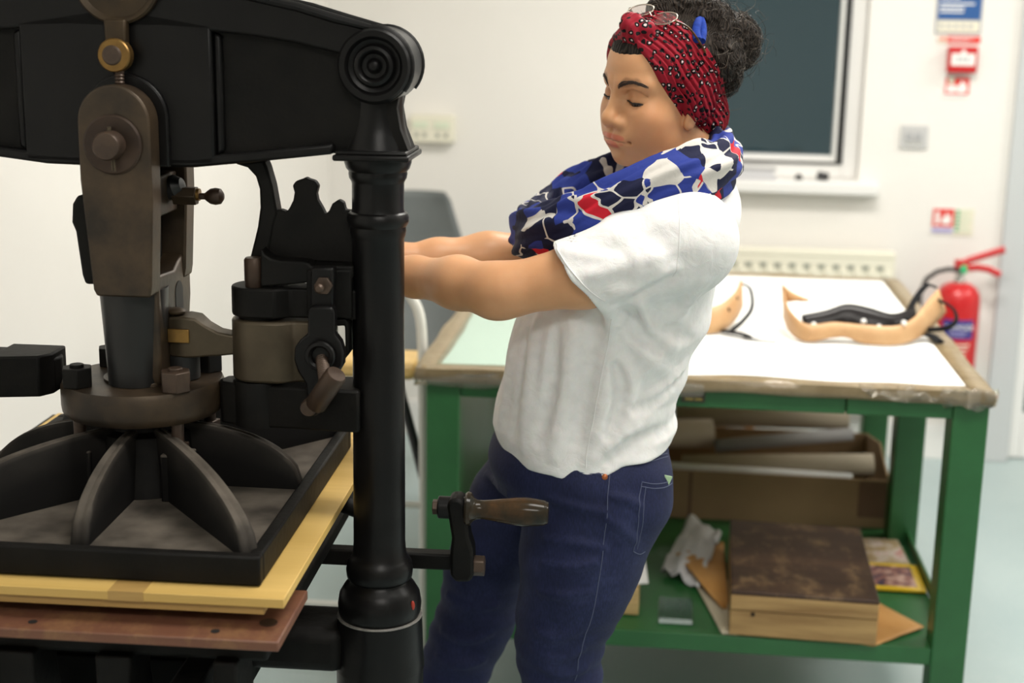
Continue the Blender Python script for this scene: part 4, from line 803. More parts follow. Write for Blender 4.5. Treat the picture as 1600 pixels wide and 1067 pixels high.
B(MB().prism([q(x, y, 0.0) for x, y in ((524, 494), (545, 492), (551, 500), (551, 545), (540, 560), (536, 548), (545, 535), (544, 503), (526, 504))], 1, -0.025, 0.02), 'lever_guard', 'matt_iron', 0.002)
# pull bar towards the back, gripped by the woman
bar = B(MB().tube(smooth_curve([(0.22, 0.02, 1.165), (0.225, 0.10, 1.185), (0.235, 0.20, 1.215), (0.235, 0.26, 1.2220), (0.235, 0.33, 1.2220), (0.235, 0.42, 1.2220), (0.235, 0.52, 1.2220)], 24), 0.0115, 14), 'pull_bar', 'matt_iron')
B(MB().lathe([(0.012, 0), (0.0165, 0.01), (0.0180, 0.06), (0.0165, 0.14), (0.0175, 0.2), (0.0150, 0.215), (0.001, 0.218)], (0.235, 0.285, 1.2220), (0, 1, 0), 24), 'bar_grip', 'handle_wood', 0, bar)
# ---- rounce: spindle, crank and turned handle
CY_ = 0.085
cz_ = q(720, 876, CY_)[1]; crx = q(722, 876, CY_)[0]
spn = B(MB().box((0.18, CY_-0.011, cz_-0.0125), (crx-0.012, CY_+0.013, cz_+0.0125)), 'spindle', 'matt_iron', 0.003)
hz_ = q(720, 795, CY_-0.01)[1]; hx0 = q(712, 795, CY_)[0]
crk = [q(x, y, CY_-0.02) for x, y in ((703, 868), (703, 898), (712, 909), (734, 909), (741, 898), (739, 860), (733, 840), (730, 812), (727, 786), (718, 778), (702, 779), (698, 792), (702, 815), (706, 840))]
ck_ = B(MB().prism(crk, 1, CY_-0.024, CY_+0.016), 'crank', 'matt_iron', 0.005)
B(MB().cyl((q(690, 0, CY_)[0], CY_-0.006, hz_), (hx0+0.016, CY_-0.006, hz_), 0.0165, n=28), 'crank_boss', 'black_iron', 0.002, ck_)
B(MB().cyl((hx0-0.033, CY_-0.006, hz_), (hx0-0.016, CY_-0.006, hz_), 0.0115, n=6), 'handle_nut', 'bolt_brown', 0.001, ck_)
nx = q(735, 882, CY_)[0]
B(MB().cyl((nx, CY_-0.006, cz_-0.004), (nx+0.022, CY_-0.006, cz_-0.004), 0.0155, n=6, rot=0.3), 'spindle_nut', 'bolt_brown', 0.0015, ck_)
B(MB().cyl((nx-0.004, CY_-0.006, cz_-0.004), (nx+0.004, CY_-0.006, cz_-0.004), 0.017, n=28), 'spindle_collar', 'matt_iron', 0.001, ck_)
hl0 = q(727, 797, CY_)[0]; hl1 = q(858, 797, CY_)[0]; Lh = hl1-hl0
B(MB().lathe([(0.012, 0), (0.0235, 0.001), (0.0255, 0.004), (0.0240, 0.009), (0.0175, 0.013), (0.0145, 0.018), (0.0140, 0.026), (0.0150, 0.036), (0.0178, 0.055), (0.0205, 0.075), (0.0212, 0.088), (0.0205, 0.10), (0.0185, Lh-0.007), (0.0170, Lh-0.004), (0.0165, Lh-0.0035), (0.0160, Lh-0.001), (0.0100, Lh), (0.001, Lh)], (hl0, CY_-0.006, hz_-0.001), (1, 0, -0.01), 40), 'crank_handle', 'handle_wood', 0, ck_)
bx0 = q(505, 815, 0.1)
B(MB().tube(smooth_curve([(0.10, 0.12, 0.905), (0.20, 0.115, 0.905), (0.255, 0.11, 0.903), (0.29, 0.105, 0.892)], 12), [0.010]*7+[0.011, 0.012, 0.013, 0.013, 0.012, 0.010], 14), 'girth_rod', 'matt_iron')

# ------------------------------------------------------------------ boards lying in the press
bd = thing('plywood_board', 'yellow plywood board lying under the black platen', 'board', PR, PA)
MB().box((-0.300, -0.318, 0.9205), (0.276, 0.42, 0.9325)).build('sheet', 'board_yellow', bd, 0.001, local=True)
MB().box((0.060, -0.3185, 0.9206), (0.104, -0.28, 0.93275)).build('patch', 'board_yellow_edge', bd, 0, local=True)
bd2 = thing('plywood_board', 'second thinner plywood board beneath the yellow one', 'board', PR, PA)
MB().box((-0.295, -0.312, 0.9085), (0.250, 0.40, 0.9200)).build('sheet', 'board_yellow_edge', bd2, 0.001, local=True)
pk = thing('wooden_plank', 'reddish brown stained plank below the plywood with two screw holes', 'plank', PR, PA)
MB().box((-0.33, -0.352, 0.880), (0.277, -0.195, 0.893)).build('plank', 'plank_brown', pk, 0.002, local=True)
MB().cyl((0.195, -0.331, 0.8925), (0.195, -0.331, 0.8936), 0.0055, n=16).build('screw_hole', 'dull_black', pk, local=True)
MB().cyl((-0.03, -0.331, 0.8925), (-0.03, -0.331, 0.8936), 0.0055, n=16).build('screw_hole', 'dull_black', pk, local=True)
MB().cyl((0.252, -0.300, 0.8925), (0.252, -0.300, 0.8942), 0.011, n=20).build('screw_head', 'rust_steel', pk, local=True)
tf = thing('tympan_frame', 'narrow black frame edge left of the yellow plywood', 'frame', PR, PA)
MB().box((-0.318, -0.10, 0.9095), (-0.302, 0.44, 0.9245)).build('frame_bar', 'matt_iron', tf, 0.003, local=True)
MB().box((-0.318, 0.425, 0.9095), (0.29, 0.44, 0.9245)).build('frame_bar', 'matt_iron', tf, 0.003, local=True)
# ================================================================== organic modelling: signed distance fields -> surface nets
f32 = np.float32
def arr(*a): return np.array(a, f32)
def s_ell(P, c, r):
    q_ = (P-arr(*c))/arr(*r); k0 = np.sqrt((q_*q_).sum(1))+1e-9; g = q_/arr(*r); k1 = np.sqrt((g*g).sum(1))+1e-9
    return k0*(k0-1.0)/k1
def s_cone(P, a, b, ra, rb, flat=None):
    a = arr(*a); b = arr(*b); ab = b-a; t_ = np.clip(((P-a) @ ab)/(ab @ ab), 0, 1)
    d = P-a-t_[:, None]*ab
    if flat is not None: d = d*arr(*flat)
    return np.sqrt((d*d).sum(1))-(ra+(rb-ra)*t_)
def smin(a, b, k):
    h = np.maximum(k-np.abs(a-b), 0)/k; return np.minimum(a, b)-h*h*k*0.25
def smax(a, b, k): return -smin(-a, -b, k)
def s_chain(P, pts, rs, k=0.012):
    d = None
    for i in range(len(pts)-1):
        c = s_cone(P, pts[i], pts[i+1], rs[i], rs[i+1]); d = c if d is None else smin(d, c, k)
    return d
def ss(x, a, b):
    t_ = np.clip((x-a)/(b-a), 0, 1); return t_*t_*(3-2*t_)
def surface_nets(f, lo, hi, h, BL=8, chunk=700, lip=1.0):
    """block-sparse naive surface nets; f takes (N,3) float32 points and returns distances"""
    lo = np.array(lo, float); n = np.ceil((np.array(hi)-lo)/(h*BL)).astype(int)
    I = np.stack(np.meshgrid(*[np.arange(k) for k in n], indexing='ij'), -1).reshape(-1, 3)
    cc = (lo+(I+0.5)*BL*h).astype(f32); dv = np.concatenate([f(cc[i:i+200000]) for i in range(0, len(cc), 200000)])
    I = I[np.abs(dv) < BL*h*0.9*lip]
    g = np.stack(np.meshgrid(*[np.arange(BL+1)]*3, indexing='ij'), -1)
    NN = (n*BL+2).astype(np.int64); cells = []; pos = []; edges = [[], [], []]
    def key(c): return (c[:, 0]*NN[1]+c[:, 1])*NN[2]+c[:, 2]
    off = np.array([(i, j, k) for i in (0, 1) for j in (0, 1) for k in (0, 1)])
    for s0 in range(0, len(I), chunk):
        B_ = I[s0:s0+chunk]; G = B_[:, None, None, None, :]*BL+g[None]; sh = G.shape[:-1]
        D = f((lo+G.reshape(-1, 3)*h).astype(f32)).reshape(sh)
        neg = D < 0
        c8 = np.stack([neg[:, o[0]:o[0]+BL, o[1]:o[1]+BL, o[2]:o[2]+BL] for o in off], -1); sm = c8.sum(-1); act = (sm > 0) & (sm < 8)
        w = np.argwhere(act)
        if not len(w): continue
        d8 = np.stack([D[w[:, 0], w[:, 1]+o[0], w[:, 2]+o[1], w[:, 3]+o[2]] for o in off], 1)
        acc = np.zeros((len(w), 3)); cnt = np.zeros(len(w))
        for a in range(8):
            for ax in range(3):
                if off[a][ax] == 0:
                    b = a+(4, 2, 1)[ax]; cr = (d8[:, a] < 0) != (d8[:, b] < 0); t_ = d8[:, a]/(d8[:, a]-d8[:, b]+1e-12)
                    p = np.repeat(off[a][None].astype(float), len(w), 0); p[:, ax] += t_; acc[cr] += p[cr]; cnt[cr] += 1
        C_ = B_[w[:, 0]]*BL+w[:, 1:]
        cells.append(C_); pos.append(lo+(C_+acc/cnt[:, None])*h)
        for ax in range(3):
            b = (4, 2, 1)[ax]; cr = (d8[:, 0] < 0) != (d8[:, b] < 0)
            edges[ax].append(np.concatenate([C_[cr], (d8[cr, 0] < 0)[:, None].astype(int)], 1))
    cells = np.concatenate(cells); pos = np.concatenate(pos); K = key(cells); od = np.argsort(K); K = K[od]; V_ = pos[od]
    quads = []
    for ax in range(3):
        E_ = np.concatenate(edges[ax]); c = E_[:, :3]; u, v = [(1, 2), (2, 0), (0, 1)][ax]; ids = []; ok = np.ones(len(c), bool)
        for du, dv_ in ((0, 0), (1, 0), (1, 1), (0, 1)):
            cc = c.copy(); cc[:, u] -= du; cc[:, v] -= dv_; kk = key(cc); ix = np.clip(np.searchsorted(K, kk), 0, len(K)-1); ok &= K[ix] == kk; ids.append(ix)
        qd = np.stack(ids, 1); fl_ = E_[:, 3] == 0; qd[fl_] = qd[fl_][:, ::-1]; quads.append(qd[ok])
    return V_, np.concatenate(quads)
def grad(f, P, e=0.0008):
    P = P.astype(f32); g = np.zeros_like(P)
    for i in range(3):
        d = np.zeros(3, f32); d[i] = e; g[:, i] = (f(P+d)-f(P-d))/(2*e)
    return g
def project(f, P, it=3, off=0.0):
    P = np.array(P, f32)
    for _ in range(it):
        g = grad(f, P); P = P-((f(P)-off)/((g*g).sum(1)+1e-6))[:, None]*g
    return P
def sdf_mesh(name, f, lo, hi, h, mat, parent, relax=None, lip=1.0, color=None):
    V_, Q = surface_nets(f, lo, hi, h, lip=lip)
    if relax is not None:
        w_ = relax(V_)
        if w_.any(): V_[w_] = project(f, V_[w_], 1)
    me = bpy.data.meshes.new(name); me.vertices.add(len(V_)); me.loops.add(len(Q)*4); me.polygons.add(len(Q))
    iv = np.array(root_matrix(parent).inverted()) if parent else np.eye(4)
    me.vertices.foreach_set('co', (V_ @ iv[:3, :3].T+iv[:3, 3]).astype(f32).ravel()); me.loops.foreach_set('vertex_index', Q.astype(np.int32).ravel())
    me.polygons.foreach_set('loop_start', np.arange(0, len(Q)*4, 4, dtype=np.int32)); me.polygons.foreach_set('use_smooth', np.ones(len(Q), bool)); me.update(calc_edges=True); me.validate()
    if color is not None:
        at = me.color_attributes.new('tint', 'FLOAT_COLOR', 'POINT'); c = color(V_.astype(f32)); at.data.foreach_set('color', np.concatenate([c, np.ones((len(c), 1))], 1).astype(f32).ravel())
    me.materials.append(MATS[mat]); o = bpy.data.objects.new(name, me); COL.objects.link(o)
    if parent: o.parent = parent
    return o
def trace(f, x, y, t0=1.6, t1=3.2):
    """first hit of the sight line through a measured point with a field (world coordinates)"""
    d = ray(x, y); t_ = t0
    for _ in range(200):
        v = float(f((CAM+d*t_).reshape(1, 3).astype(f32))[0])
        if v < 0.0004: break
        t_ += max(v*0.7, 0.0004)
        if t_ > t1: return None
    return CAM+d*t_
# ================================================================== the woman
# ---- head frame: local +Y is the direction of the face, +Z the crown
HA, HB, HC = R(127.4), R(-5.4), R(-6.0); HO = np.array([-0.0065, 2.2225, 1.5105])
HM = np.array(Matrix.Rotation(HA, 3, 'Z') @ Matrix.Rotation(HB, 3, 'X') @ Matrix.Rotation(HC, 3, 'Y'))
def to_head(P): return ((P-HO.astype(f32)) @ HM.astype(f32))
def from_head(p): return np.array(p, float) @ HM.T+HO
def sx(P): Q_ = P.copy(); Q_[:, 0] = np.abs(Q_[:, 0]); return Q_
def f_core(L_):
    """skull without the features (head frame)"""
    d = s_ell(L_, (0, -0.012, 0.032), (0.073, 0.094, 0.080))
    d = smin(d, s_ell(L_, (0, 0.026, 0.034), (0.063, 0.062, 0.062)), 0.03)
    return d
def f_head(L_):
    A = sx(L_)
    d = f_core(L_)
    d = smin(d, s_ell(L_, (0, 0.030, -0.022), (0.061, 0.057, 0.066)), 0.03)
    d = smin(d, s_ell(A, (0.026, 0.024, -0.066), (0.040, 0.048, 0.040)), 0.03)            # jaw and full lower cheeks
    d = smin(d, s_ell(L_, (0, 0.068, -0.092), (0.023, 0.021, 0.019)), 0.022)                # chin
    d = smin(d, s_ell(A, (0.040, 0.055, -0.030), (0.027, 0.027, 0.026)), 0.02)              # cheekbone
    d = smin(d, s_ell(A, (0.030, 0.058, -0.055), (0.026, 0.026, 0.026)), 0.02)              # cheek
    d = smin(d, s_cone(A, (0.010, 0.082, 0.017), (0.048, 0.066, 0.020), 0.0085, 0.0075), 0.016)   # brow
    d = smax(d, -s_ell(A, (0.031, 0.094, -0.001), (0.019, 0.0185, 0.0115)), 0.014)           # eye socket
    d = smin(d, s_ell(L_, (0, 0.078, -0.064), (0.033, 0.0175, 0.021)), 0.018)                # muzzle
    # nose
    n_ = s_cone(L_, (0, 0.0815, 0.010), (0, 0.0985, -0.027), 0.0080, 0.0102)
    n_ = smin(n_, s_ell(L_, (0, 0.1010, -0.0350), (0.0132, 0.0122, 0.0112)), 0.010)
    n_ = smin(n_, s_ell(A, (0.0150, 0.0905, -0.0390), (0.0088, 0.0118, 0.0086)), 0.006)
    n_ = smax(n_, -s_ell(A, (0.0072, 0.0965, -0.0478), (0.0042, 0.0060, 0.0042)), 0.003)
    d = smin(d, n_, 0.010)
    d = smax(d, -s_cone(L_, (0, 0.098, -0.052), (0, 0.101, -0.057), 0.002, 0.002), 0.006)  # philtrum
    # lips
    lu = smin(s_ell(A, (0.0070, 0.0905, -0.0608), (0.0100, 0.0078, 0.0052)), s_ell(A, (0.0180, 0.0855, -0.0632), (0.0130, 0.0080, 0.0042)), 0.006)
    ll = smin(s_ell(L_, (0, 0.0890, -0.0722), (0.0195, 0.0086, 0.0066)), s_ell(A, (0.0165, 0.0858, -0.0700), (0.0115, 0.0080, 0.0046)), 0.005)
    lp_ = smin(lu, ll, 0.0012)
    d = smin(d, lp_, 0.0040)
    d = smax(d, -s_ell(A, (0.0320, 0.0850, -0.0662), (0.0030, 0.0035, 0.0016)), 0.006)      # mouth corner
    d = smax(d, -s_ell(L_, (0, 0.0965, -0.0842), (0.016, 0.006, 0.004)), 0.010)              # fold under the lower lip
    # eyelids: a full lid over a ball, with a narrow downcast slit showing the eye
    e = s_ell(A, (0.0325, 0.0668, -0.0030), (0.0185, 0.0158, 0.0140)); d = smin(d, e, 0.0035)
    y_ = A[:, 1]-0.0668; z_ = A[:, 2]+0.0030; lx_ = A[:, 0]-0.0325
    d = smax(d, -s_chain(A, [(0.0175, 0.0815, 0.0050), (0.025, 0.0835, 0.0098), (0.034, 0.0830, 0.0112), (0.044, 0.0775, 0.0090), (0.051, 0.0700, 0.0040)], [0.0008, 0.0017, 0.0019, 0.0017, 0.0008], 0.002), 0.0035)   # lid crease
    mid = -0.0068+13.0*lx_*lx_-0.05*lx_
    slit = smax(np.abs(z_-mid)-0.0023*np.sqrt(np.clip(1-(lx_/0.0168)**2, 0, 1)), -(y_-0.002), 0.001)
    d = smax(d, -slit, 0.0010)
    # ears
    er = s_ell(A, (0.0735, -0.004, -0.006), (0.0075, 0.0185, 0.030)); er = smin(er, s_ell(A, (0.0730, 0.006, -0.039), (0.0060, 0.0095, 0.0115)), 0.008)
    er = smax(er, -s_ell(A, (0.082, -0.002, -0.004), (0.006, 0.010, 0.018)), 0.005)
    return smin(d, er, 0.006)
# ---- body joints (metres, world)
NSH, FSH = (0.025, 2.065, 1.305), (0.035, 2.365, 1.305)
NEAR = [(0.025, 2.065, 1.300), (-0.110, 2.035, 1.252), (-0.222, 2.030, 1.2255), (-0.245, 2.036, 1.2235), (-0.300, 2.068, 1.2265), (-0.375, 2.120, 1.2235), (-0.425, 2.153, 1.2225)]
NEAR_R = [0.056, 0.0465, 0.0370, 0.0365, 0.0375, 0.0290, 0.0245]
FAR = [(0.035, 2.365, 1.300), (-0.10, 2.385, 1.258), (-0.215, 2.375, 1.222), (-0.290, 2.345, 1.2215), (-0.370, 2.310, 1.2215), (-0.425, 2.285, 1.2215)]
FAR_R = [0.056, 0.046, 0.037, 0.0375, 0.0295, 0.0245]
BARX, BARZ = -0.481, 1.222
def f_hand(P, y0):
    """closed hand around a bar that runs along Y; palm on the +X side, four fingers over the top, thumb below"""
    d = s_ell(P, (BARX+0.036, y0, BARZ+0.004), (0.020, 0.041, 0.026))
    for k, (o_, r_) in enumerate(((-0.031, 0.0092), (-0.0105, 0.0096), (0.0105, 0.0094), (0.0305, 0.0082))):
        rad = 0.0265; th_ = [20, 75, 130, 185, 225] if k != 3 else [20, 70, 120, 165, 200]
        pts = [(BARX+rad*math.cos(R(a))*(1.25 if i == 0 else 1), y0+o_, BARZ+rad*math.sin(R(a))) for i, a in enumerate(th_)]
        d = smin(d, s_chain(P, pts, [r_*1.1, r_*1.05, r_, r_*0.92, r_*0.8], 0.004), 0.004)
    tp = [(BARX+0.040, y0-0.030, BARZ-0.010), (BARX+0.022, y0-0.036, BARZ-0.026), (BARX-0.004, y0-0.030, BARZ-0.030), (BARX-0.022, y0-0.022, BARZ-0.022)]
    return smin(d, s_chain(P, tp, [0.0135, 0.0115, 0.0100, 0.0085], 0.006), 0.006)
NB0 = from_head((0, -0.028, -0.055)); NB1 = np.array([0.040, 2.212, 1.345])
def f_torso(P):
    d = s_ell(P, (-0.005, 2.215, 1.21), (0.070, 0.135, 0.14)); d = smin(d, s_ell(P, (-0.065, 2.215, 1.175), (0.09, 0.125, 0.07)), 0.04)
    d = smin(d, s_ell(P, (-0.10, 2.215, 1.03), (0.095, 0.135, 0.16)), 0.05)
    d = smin(d, s_cone(P, (0.03, 2.09, 1.30), (0.035, 2.34, 1.30), 0.048, 0.048), 0.04)
    return d
def f_body(P):
    d = f_torso(P)
    d = smin(d, s_cone(P, NB1, NB0, 0.060, 0.052), 0.03)
    d = smin(d, s_chain(P, NEAR, NEAR_R, 0.02), 0.03); d = smin(d, s_chain(P, FAR, FAR_R, 0.02), 0.03)
    # elbow point and forearm muscle
    d = smin(d, s_ell(P, (-0.236, 2.028, 1.200), (0.020, 0.018, 0.013)), 0.016)
    cr_ = s_cone(P, (-0.236, 1.998, 1.2165), (-0.246, 2.006, 1.2000), 0.0015, 0.0012); d = smax(d, -cr_, 0.006)
    for y0, w_ in ((2.175, NEAR[-1]), (2.280, FAR[-1])):
        near_ = P[:, 0] < -0.36
        if near_.any():
            hd = f_hand(P[near_], y0); hd = smin(hd, s_cone(P[near_], w_, (BARX+0.040, y0, BARZ+0.004), 0.0235, 0.022), 0.012); d[near_] = smin(d[near_], hd, 0.014)
    hs = P[:, 2] > 1.30
    if hs.any():
        L_ = to_head(P[hs]); d[hs] = smin(d[hs], f_head(L_), 0.018)
    return d
def skin_color(P):
    c = np.repeat(arr(1, 1, 1)[None], len(P), 0); L_ = to_head(P); A = sx(L_); hd = (np.abs(L_) < 0.2).all(1)
    lu = s_ell(A, (0.0075, 0.0870, -0.0612), (0.0215, 0.0150, 0.0056))
    ll = np.minimum(s_ell(L_, (0, 0.0890, -0.0722), (0.0200, 0.0105, 0.0070)), s_ell(A, (0.0165, 0.0858, -0.0700), (0.0120, 0.0095, 0.0050)))
    m_ = (1-ss(np.minimum(lu, ll), -0.0006, 0.0010))*hd; c = c*(1-m_[:, None])+arr(0.96, 0.56, 0.64)*m_[:, None]
    ml = np.abs(L_[:, 2]+0.0656+0.035*A[:, 0]); m_ = (1-ss(ml, 0.0005, 0.0015))*(1-ss(A[:, 0], 0.025, 0.032))*(L_[:, 1] > 0.07)*hd*0.7; c = c*(1-m_[:, None])+arr(0.30, 0.13, 0.12)*m_[:, None]
    bl = np.exp(-((A-arr(0.045, 0.065, -0.032))**2).sum(1)/(2*0.018**2))*hd*0.55
    c = c*(1-bl[:, None])+arr(1.04, 0.86, 0.84)*bl[:, None]
    ey = np.exp(-((A-arr(0.032, 0.078, 0.001))**2/arr(0.016, 0.02, 0.009)**2).sum(1))*hd*0.40; c = c*(1-ey[:, None])+arr(0.70, 0.55, 0.48)*ey[:, None]
    br = s_chain(A, [(0.012, 0.088, 0.0185), (0.026, 0.088, 0.0235), (0.040, 0.080, 0.0245), (0.053, 0.066, 0.0195)], [0.0036, 0.0042, 0.0032, 0.0014], 0.003)
    m_ = (1-ss(br, 0.0005, 0.0045))*hd*0.5; c = c*(1-m_[:, None])+arr(0.16, 0.10, 0.08)*m_[:, None]
    return c
m, nt, b = nmat('skin'); b.inputs['Roughness'].default_value = 0.42; b.inputs['Specular IOR Level'].default_value = 0.35
at = N(nt, 'ShaderNodeVertexColor', layer_name='tint'); v = coords(nt); n = N(nt, 'ShaderNodeTexNoise', i_Scale=22.0, i_Detail=5); nt.links.new(v, n.inputs[0])
r = ramp(nt, n.outputs[0], [(0.3, (0.62, 0.315, 0.155)), (0.7, (0.69, 0.365, 0.190))])
mx = N(nt, 'ShaderNodeMix', data_type='RGBA', blend_type='MULTIPLY'); mx.inputs[0].default_value = 1.0
nt.links.new(r.outputs[0], mx.inputs[6]); nt.links.new(at.outputs[0], mx.inputs[7]); nt.links.new(mx.outputs[2], b.inputs['Base Color'])
b.inputs['Subsurface Weight'].default_value = 0.25; b.inputs['Subsurface Radius'].default_value = (1.0, 0.35, 0.2); b.inputs['Subsurface Scale'].default_value = 0.006
n2 = N(nt, 'ShaderNodeTexNoise', i_Scale=420.0, i_Detail=2); nt.links.new(v, n2.inputs[0]); bp = N(nt, 'ShaderNodeBump', i_Strength=0.12, i_Distance=0.0008); nt.links.new(n2.outputs[0], bp.inputs['Height']); nt.links.new(bp.outputs[0], b.inputs['Normal'])
simple('eye_white', (0.55, 0.52, 0.50), 0.15); simple('eye_dark', (0.018, 0.010, 0.007), 0.12); simple('lash', (0.010, 0.007, 0.006), 0.6); simple('brow_hair', (0.040, 0.024, 0.017), 0.7)
pe = thing('person', 'woman in a white t-shirt and blue jeans with red headscarf pulling the press bar', 'person', (-0.10, 2.21, 0))
sdf_mesh('body', f_body, (-0.56, 1.90, 0.86), (0.16, 2.50, 1.66), 0.0016, 'skin', pe, relax=lambda V_: V_[:, 2] > 1.385, color=skin_color)
for s in (1, -1):
    e = MB().ball((0, 0, 0), (0.0150, 0.0134, 0.0120), 20, 14); e.v = [tuple(from_head((s*0.0325+p[0], 0.0668+p[1], -0.0030+p[2]))) for p in e.v]; eo = e.build('eye', 'eye_white', pe)
    e = MB().ball((0, 0, 0), (0.0072, 0.0036, 0.0070), 16, 8); e.v = [tuple(from_head((s*0.0315+p[0], 0.0775+p[1], -0.0092+p[2]))) for p in e.v]; e.build('iris', 'eye_dark', eo)
    pts = project(f_body, [from_head((s*(0.0325+u), 0.088-abs(u)*0.5, -0.0030-0.0068+13*u*u-0.05*u+0.0024*math.sqrt(max(0, 1-(u/0.0172)**2)))) for u in np.linspace(-0.0165, 0.0185, 19)], 3, 0.0006)
    MB().tube(pts, [0.0004]+[0.0009]*4+[0.0012]*5+[0.0015]*6+[0.0011, 0.0007, 0.0003], 8).build('eyelashes', 'lash', eo)
    # eyebrow hairs laid along the brow
    bpth = smooth_curve([(s*0.011, 0.0885, 0.0165), (s*0.024, 0.0890, 0.0225), (s*0.038, 0.0830, 0.0245), (s*0.052, 0.0690, 0.0205)], 40); bm_ = MB(); rng = np.random.RandomState(5)
    wp = np.array([from_head(p) for p in bpth], f32)
    for k in range(170):
        u = rng.rand(); i = int(u*39); wdt = 0.0042*(1-0.55*u)*(0.6+0.4*min(1, u*6)); o_ = (rng.rand()*2-1)*wdt
        p0 = bpth[i]+V3(0, 0.002, o_); dr = (bpth[i+1]-bpth[i]); dr = dr/np.linalg.norm(dr); p1 = p0+dr*0.0055+V3(0, 0, 0.0016*(0.6-u)-o_*0.35)
        pp = project(f_body, np.array([from_head(p0), from_head((p0+p1)/2), from_head(p1)]), 2, 0.0004); bm_.tube(pp, [0.00045, 0.0004, 0.0002], 4)
    bm_.build('eyebrow', 'brow_hair', pe)
# ---- t-shirt: loose knit, lofted torso section + sleeves, real drape folds
SZs = np.array([0.88, 0.92, 0.955, 0.985, 1.04, 1.09, 1.145, 1.20, 1.25, 1.30, 1.335], f32)
SFx = np.array([-0.215, -0.228, -0.246, -0.256, -0.249, -0.240, -0.226, -0.195, -0.150, -0.105, -0.06], f32)
SBx = np.array([0.020, 0.022, 0.026, 0.034, 0.037, 0.054, 0.077, 0.086, 0.089, 0.088, 0.082], f32)
SHw = np.array([0.180, 0.180, 0.178, 0.174, 0.168, 0.166, 0.168, 0.170, 0.170, 0.165, 0.150], f32)
HMX = np.array([-0.30, -0.262, -0.250, -0.225, -0.19, -0.15, -0.11, -0.075, -0.045, 0.0, 0.06], f32)
HMZ = np.array([1.000, 0.988, 0.966, 0.950, 0.942, 0.941, 0.932, 0.942, 0.957, 0.960, 0.966], f32)
def folds(P):
    x, y, z = P[:, 0], P[:, 1]-2.21, P[:, 2]
    low = 1-ss(z, 1.02, 1.20); wob = 0.9*np.sin(11*z+7*y)+0.5*np.sin(23*z-5*x)
    f1 = np.sin(62*(x+0.32*(z-1.0))+wob)+0.5*np.sin(97*(x+0.2*z)+1.4*wob+2.0)
    back = ss(x, -0.09, 0.02)*(1-ss(z, 1.10, 1.24)); f2 = np.sin(85*(z*0.95-0.75*x)+1.2*np.sin(17*x+9*y))
    hem = (1-ss(z, 0.93, 1.00))*ss(x, -0.08, 0.0); f3 = np.sin(120*(z+0.18*x)+0.8*np.sin(20*x))
    arm = ss(z, 1.15, 1.22)*ss(-x, -0.09, 0.03); f4 = np.sin(75*(0.55*x+z)+1.1*np.sin(24*x+15*z))+0.6*np.sin(130*(0.8*z-0.3*x)+2*np.sin(19*z))
    return 0.0020*f1*low*(1-0.6*back)+0.0036*f2*back+0.0045*f3*hem+0.0020*f4*arm
def sleeve(P, sh, end, n_):
    a = np.array(sh); d = np.array(end)-a
    s_ = s_cone(P, a+V3(0.012, 0, -0.004), a+d*1.25, 0.074, 0.058)
    pl_ = (P-arr(*end)) @ arr(*n_); return smax(s_, pl_, 0.004), pl_
HN = np.array([-0.80, 0.0, -0.60])
SE_N, SE_F = (-0.118, 2.030, 1.250), (-0.10, 2.385, 1.256)
def f_shirt_solid(P):
    z = P[:, 2]; fx = np.interp(z, SZs, SFx).astype(f32); bx_ = np.interp(z, SZs, SBx).astype(f32); hw = np.interp(z, SZs, SHw).astype(f32)
    a = (bx_-fx)/2; u = np.abs((P[:, 0]-(fx+bx_)/2)/a); v_ = np.abs((P[:, 1]-2.212)/hw); e = 2.4
    d = ((u**e+v_**e)**(1/e)-1)*np.minimum(a, hw)*0.92
    d = smax(d, z-1.315, 0.05)
    d = smin(d, s_cone(P, (0.042, 2.212, 1.330), (0.028, 2.075, 1.300), 0.066, 0.070), 0.045)
    d = smin(d, s_cone(P, (0.042, 2.212, 1.330), (0.038, 2.355, 1.300), 0.066, 0.070), 0.045)
    sn, pn = sleeve(P, NSH, SE_N, HN); sf, pf = sleeve(P, FSH, SE_F, HN)
    d = smin(d, sn, 0.022); d = smin(d, sf, 0.022)
    return d-folds(P), pn, pf
FOLD_PX = [([(952, 482), (957, 530), (948, 610), (930, 690), (915, 738)], 0.011), ([(962, 486), (985, 525), (1015, 560), (1050, 585)], 0.009), ([(998, 462), (1020, 515), (1055, 545), (1090, 552)], 0.007), ([(1100, 440), (1062, 490), (1015, 520)], 0.007),
           ([(806, 520), (795, 590), (782, 655)], 0.010), ([(840, 500), (826, 590), (818, 700)], 0.008), ([(893, 500), (886, 590), (866, 712)], 0.012), ([(862, 520), (858, 570), (850, 620)], 0.006),
           ([(955, 700), (1000, 662), (1052, 640)], 0.010), ([(1075, 560), (1040, 612), (985, 650)], 0.008), ([(970, 550), (985, 600), (975, 660)], 0.007),
           ([(885, 392), (930, 402), (985, 410), (1030, 400)], 0.006), ([(960, 456), (1005, 440), (1052, 422)], 0.009), ([(985, 392), (998, 412), (992, 432)], 0.005), ([(905, 362), (950, 342), (990, 330)], 0.005), ([(925, 428), (965, 420), (1012, 425)], 0.005), ([(1005, 385), (1025, 412), (1020, 430)], 0.004)]
DIP_PX = [([(868, 520), (862, 600), (842, 690)], 0.008), ([(822, 520), (812, 600), (800, 680)], 0.006), ([(925, 505), (918, 590), (898, 690)], 0.008), ([(975, 480), (995, 520), (1030, 548)], 0.007), ([(1010, 462), (1040, 510), (1080, 530)], 0.006), ([(940, 735), (985, 690), (1040, 672)], 0.007), ([(1060, 590), (1030, 625), (990, 640)], 0.005), ([(1056, 432), (1010, 455), (960, 478)], 0.006), ([(960, 570), (968, 620), (950, 680)], 0.006)]
FOLDS = []; DIPS = []
def f_base(P): return f_shirt_solid(P)[0]
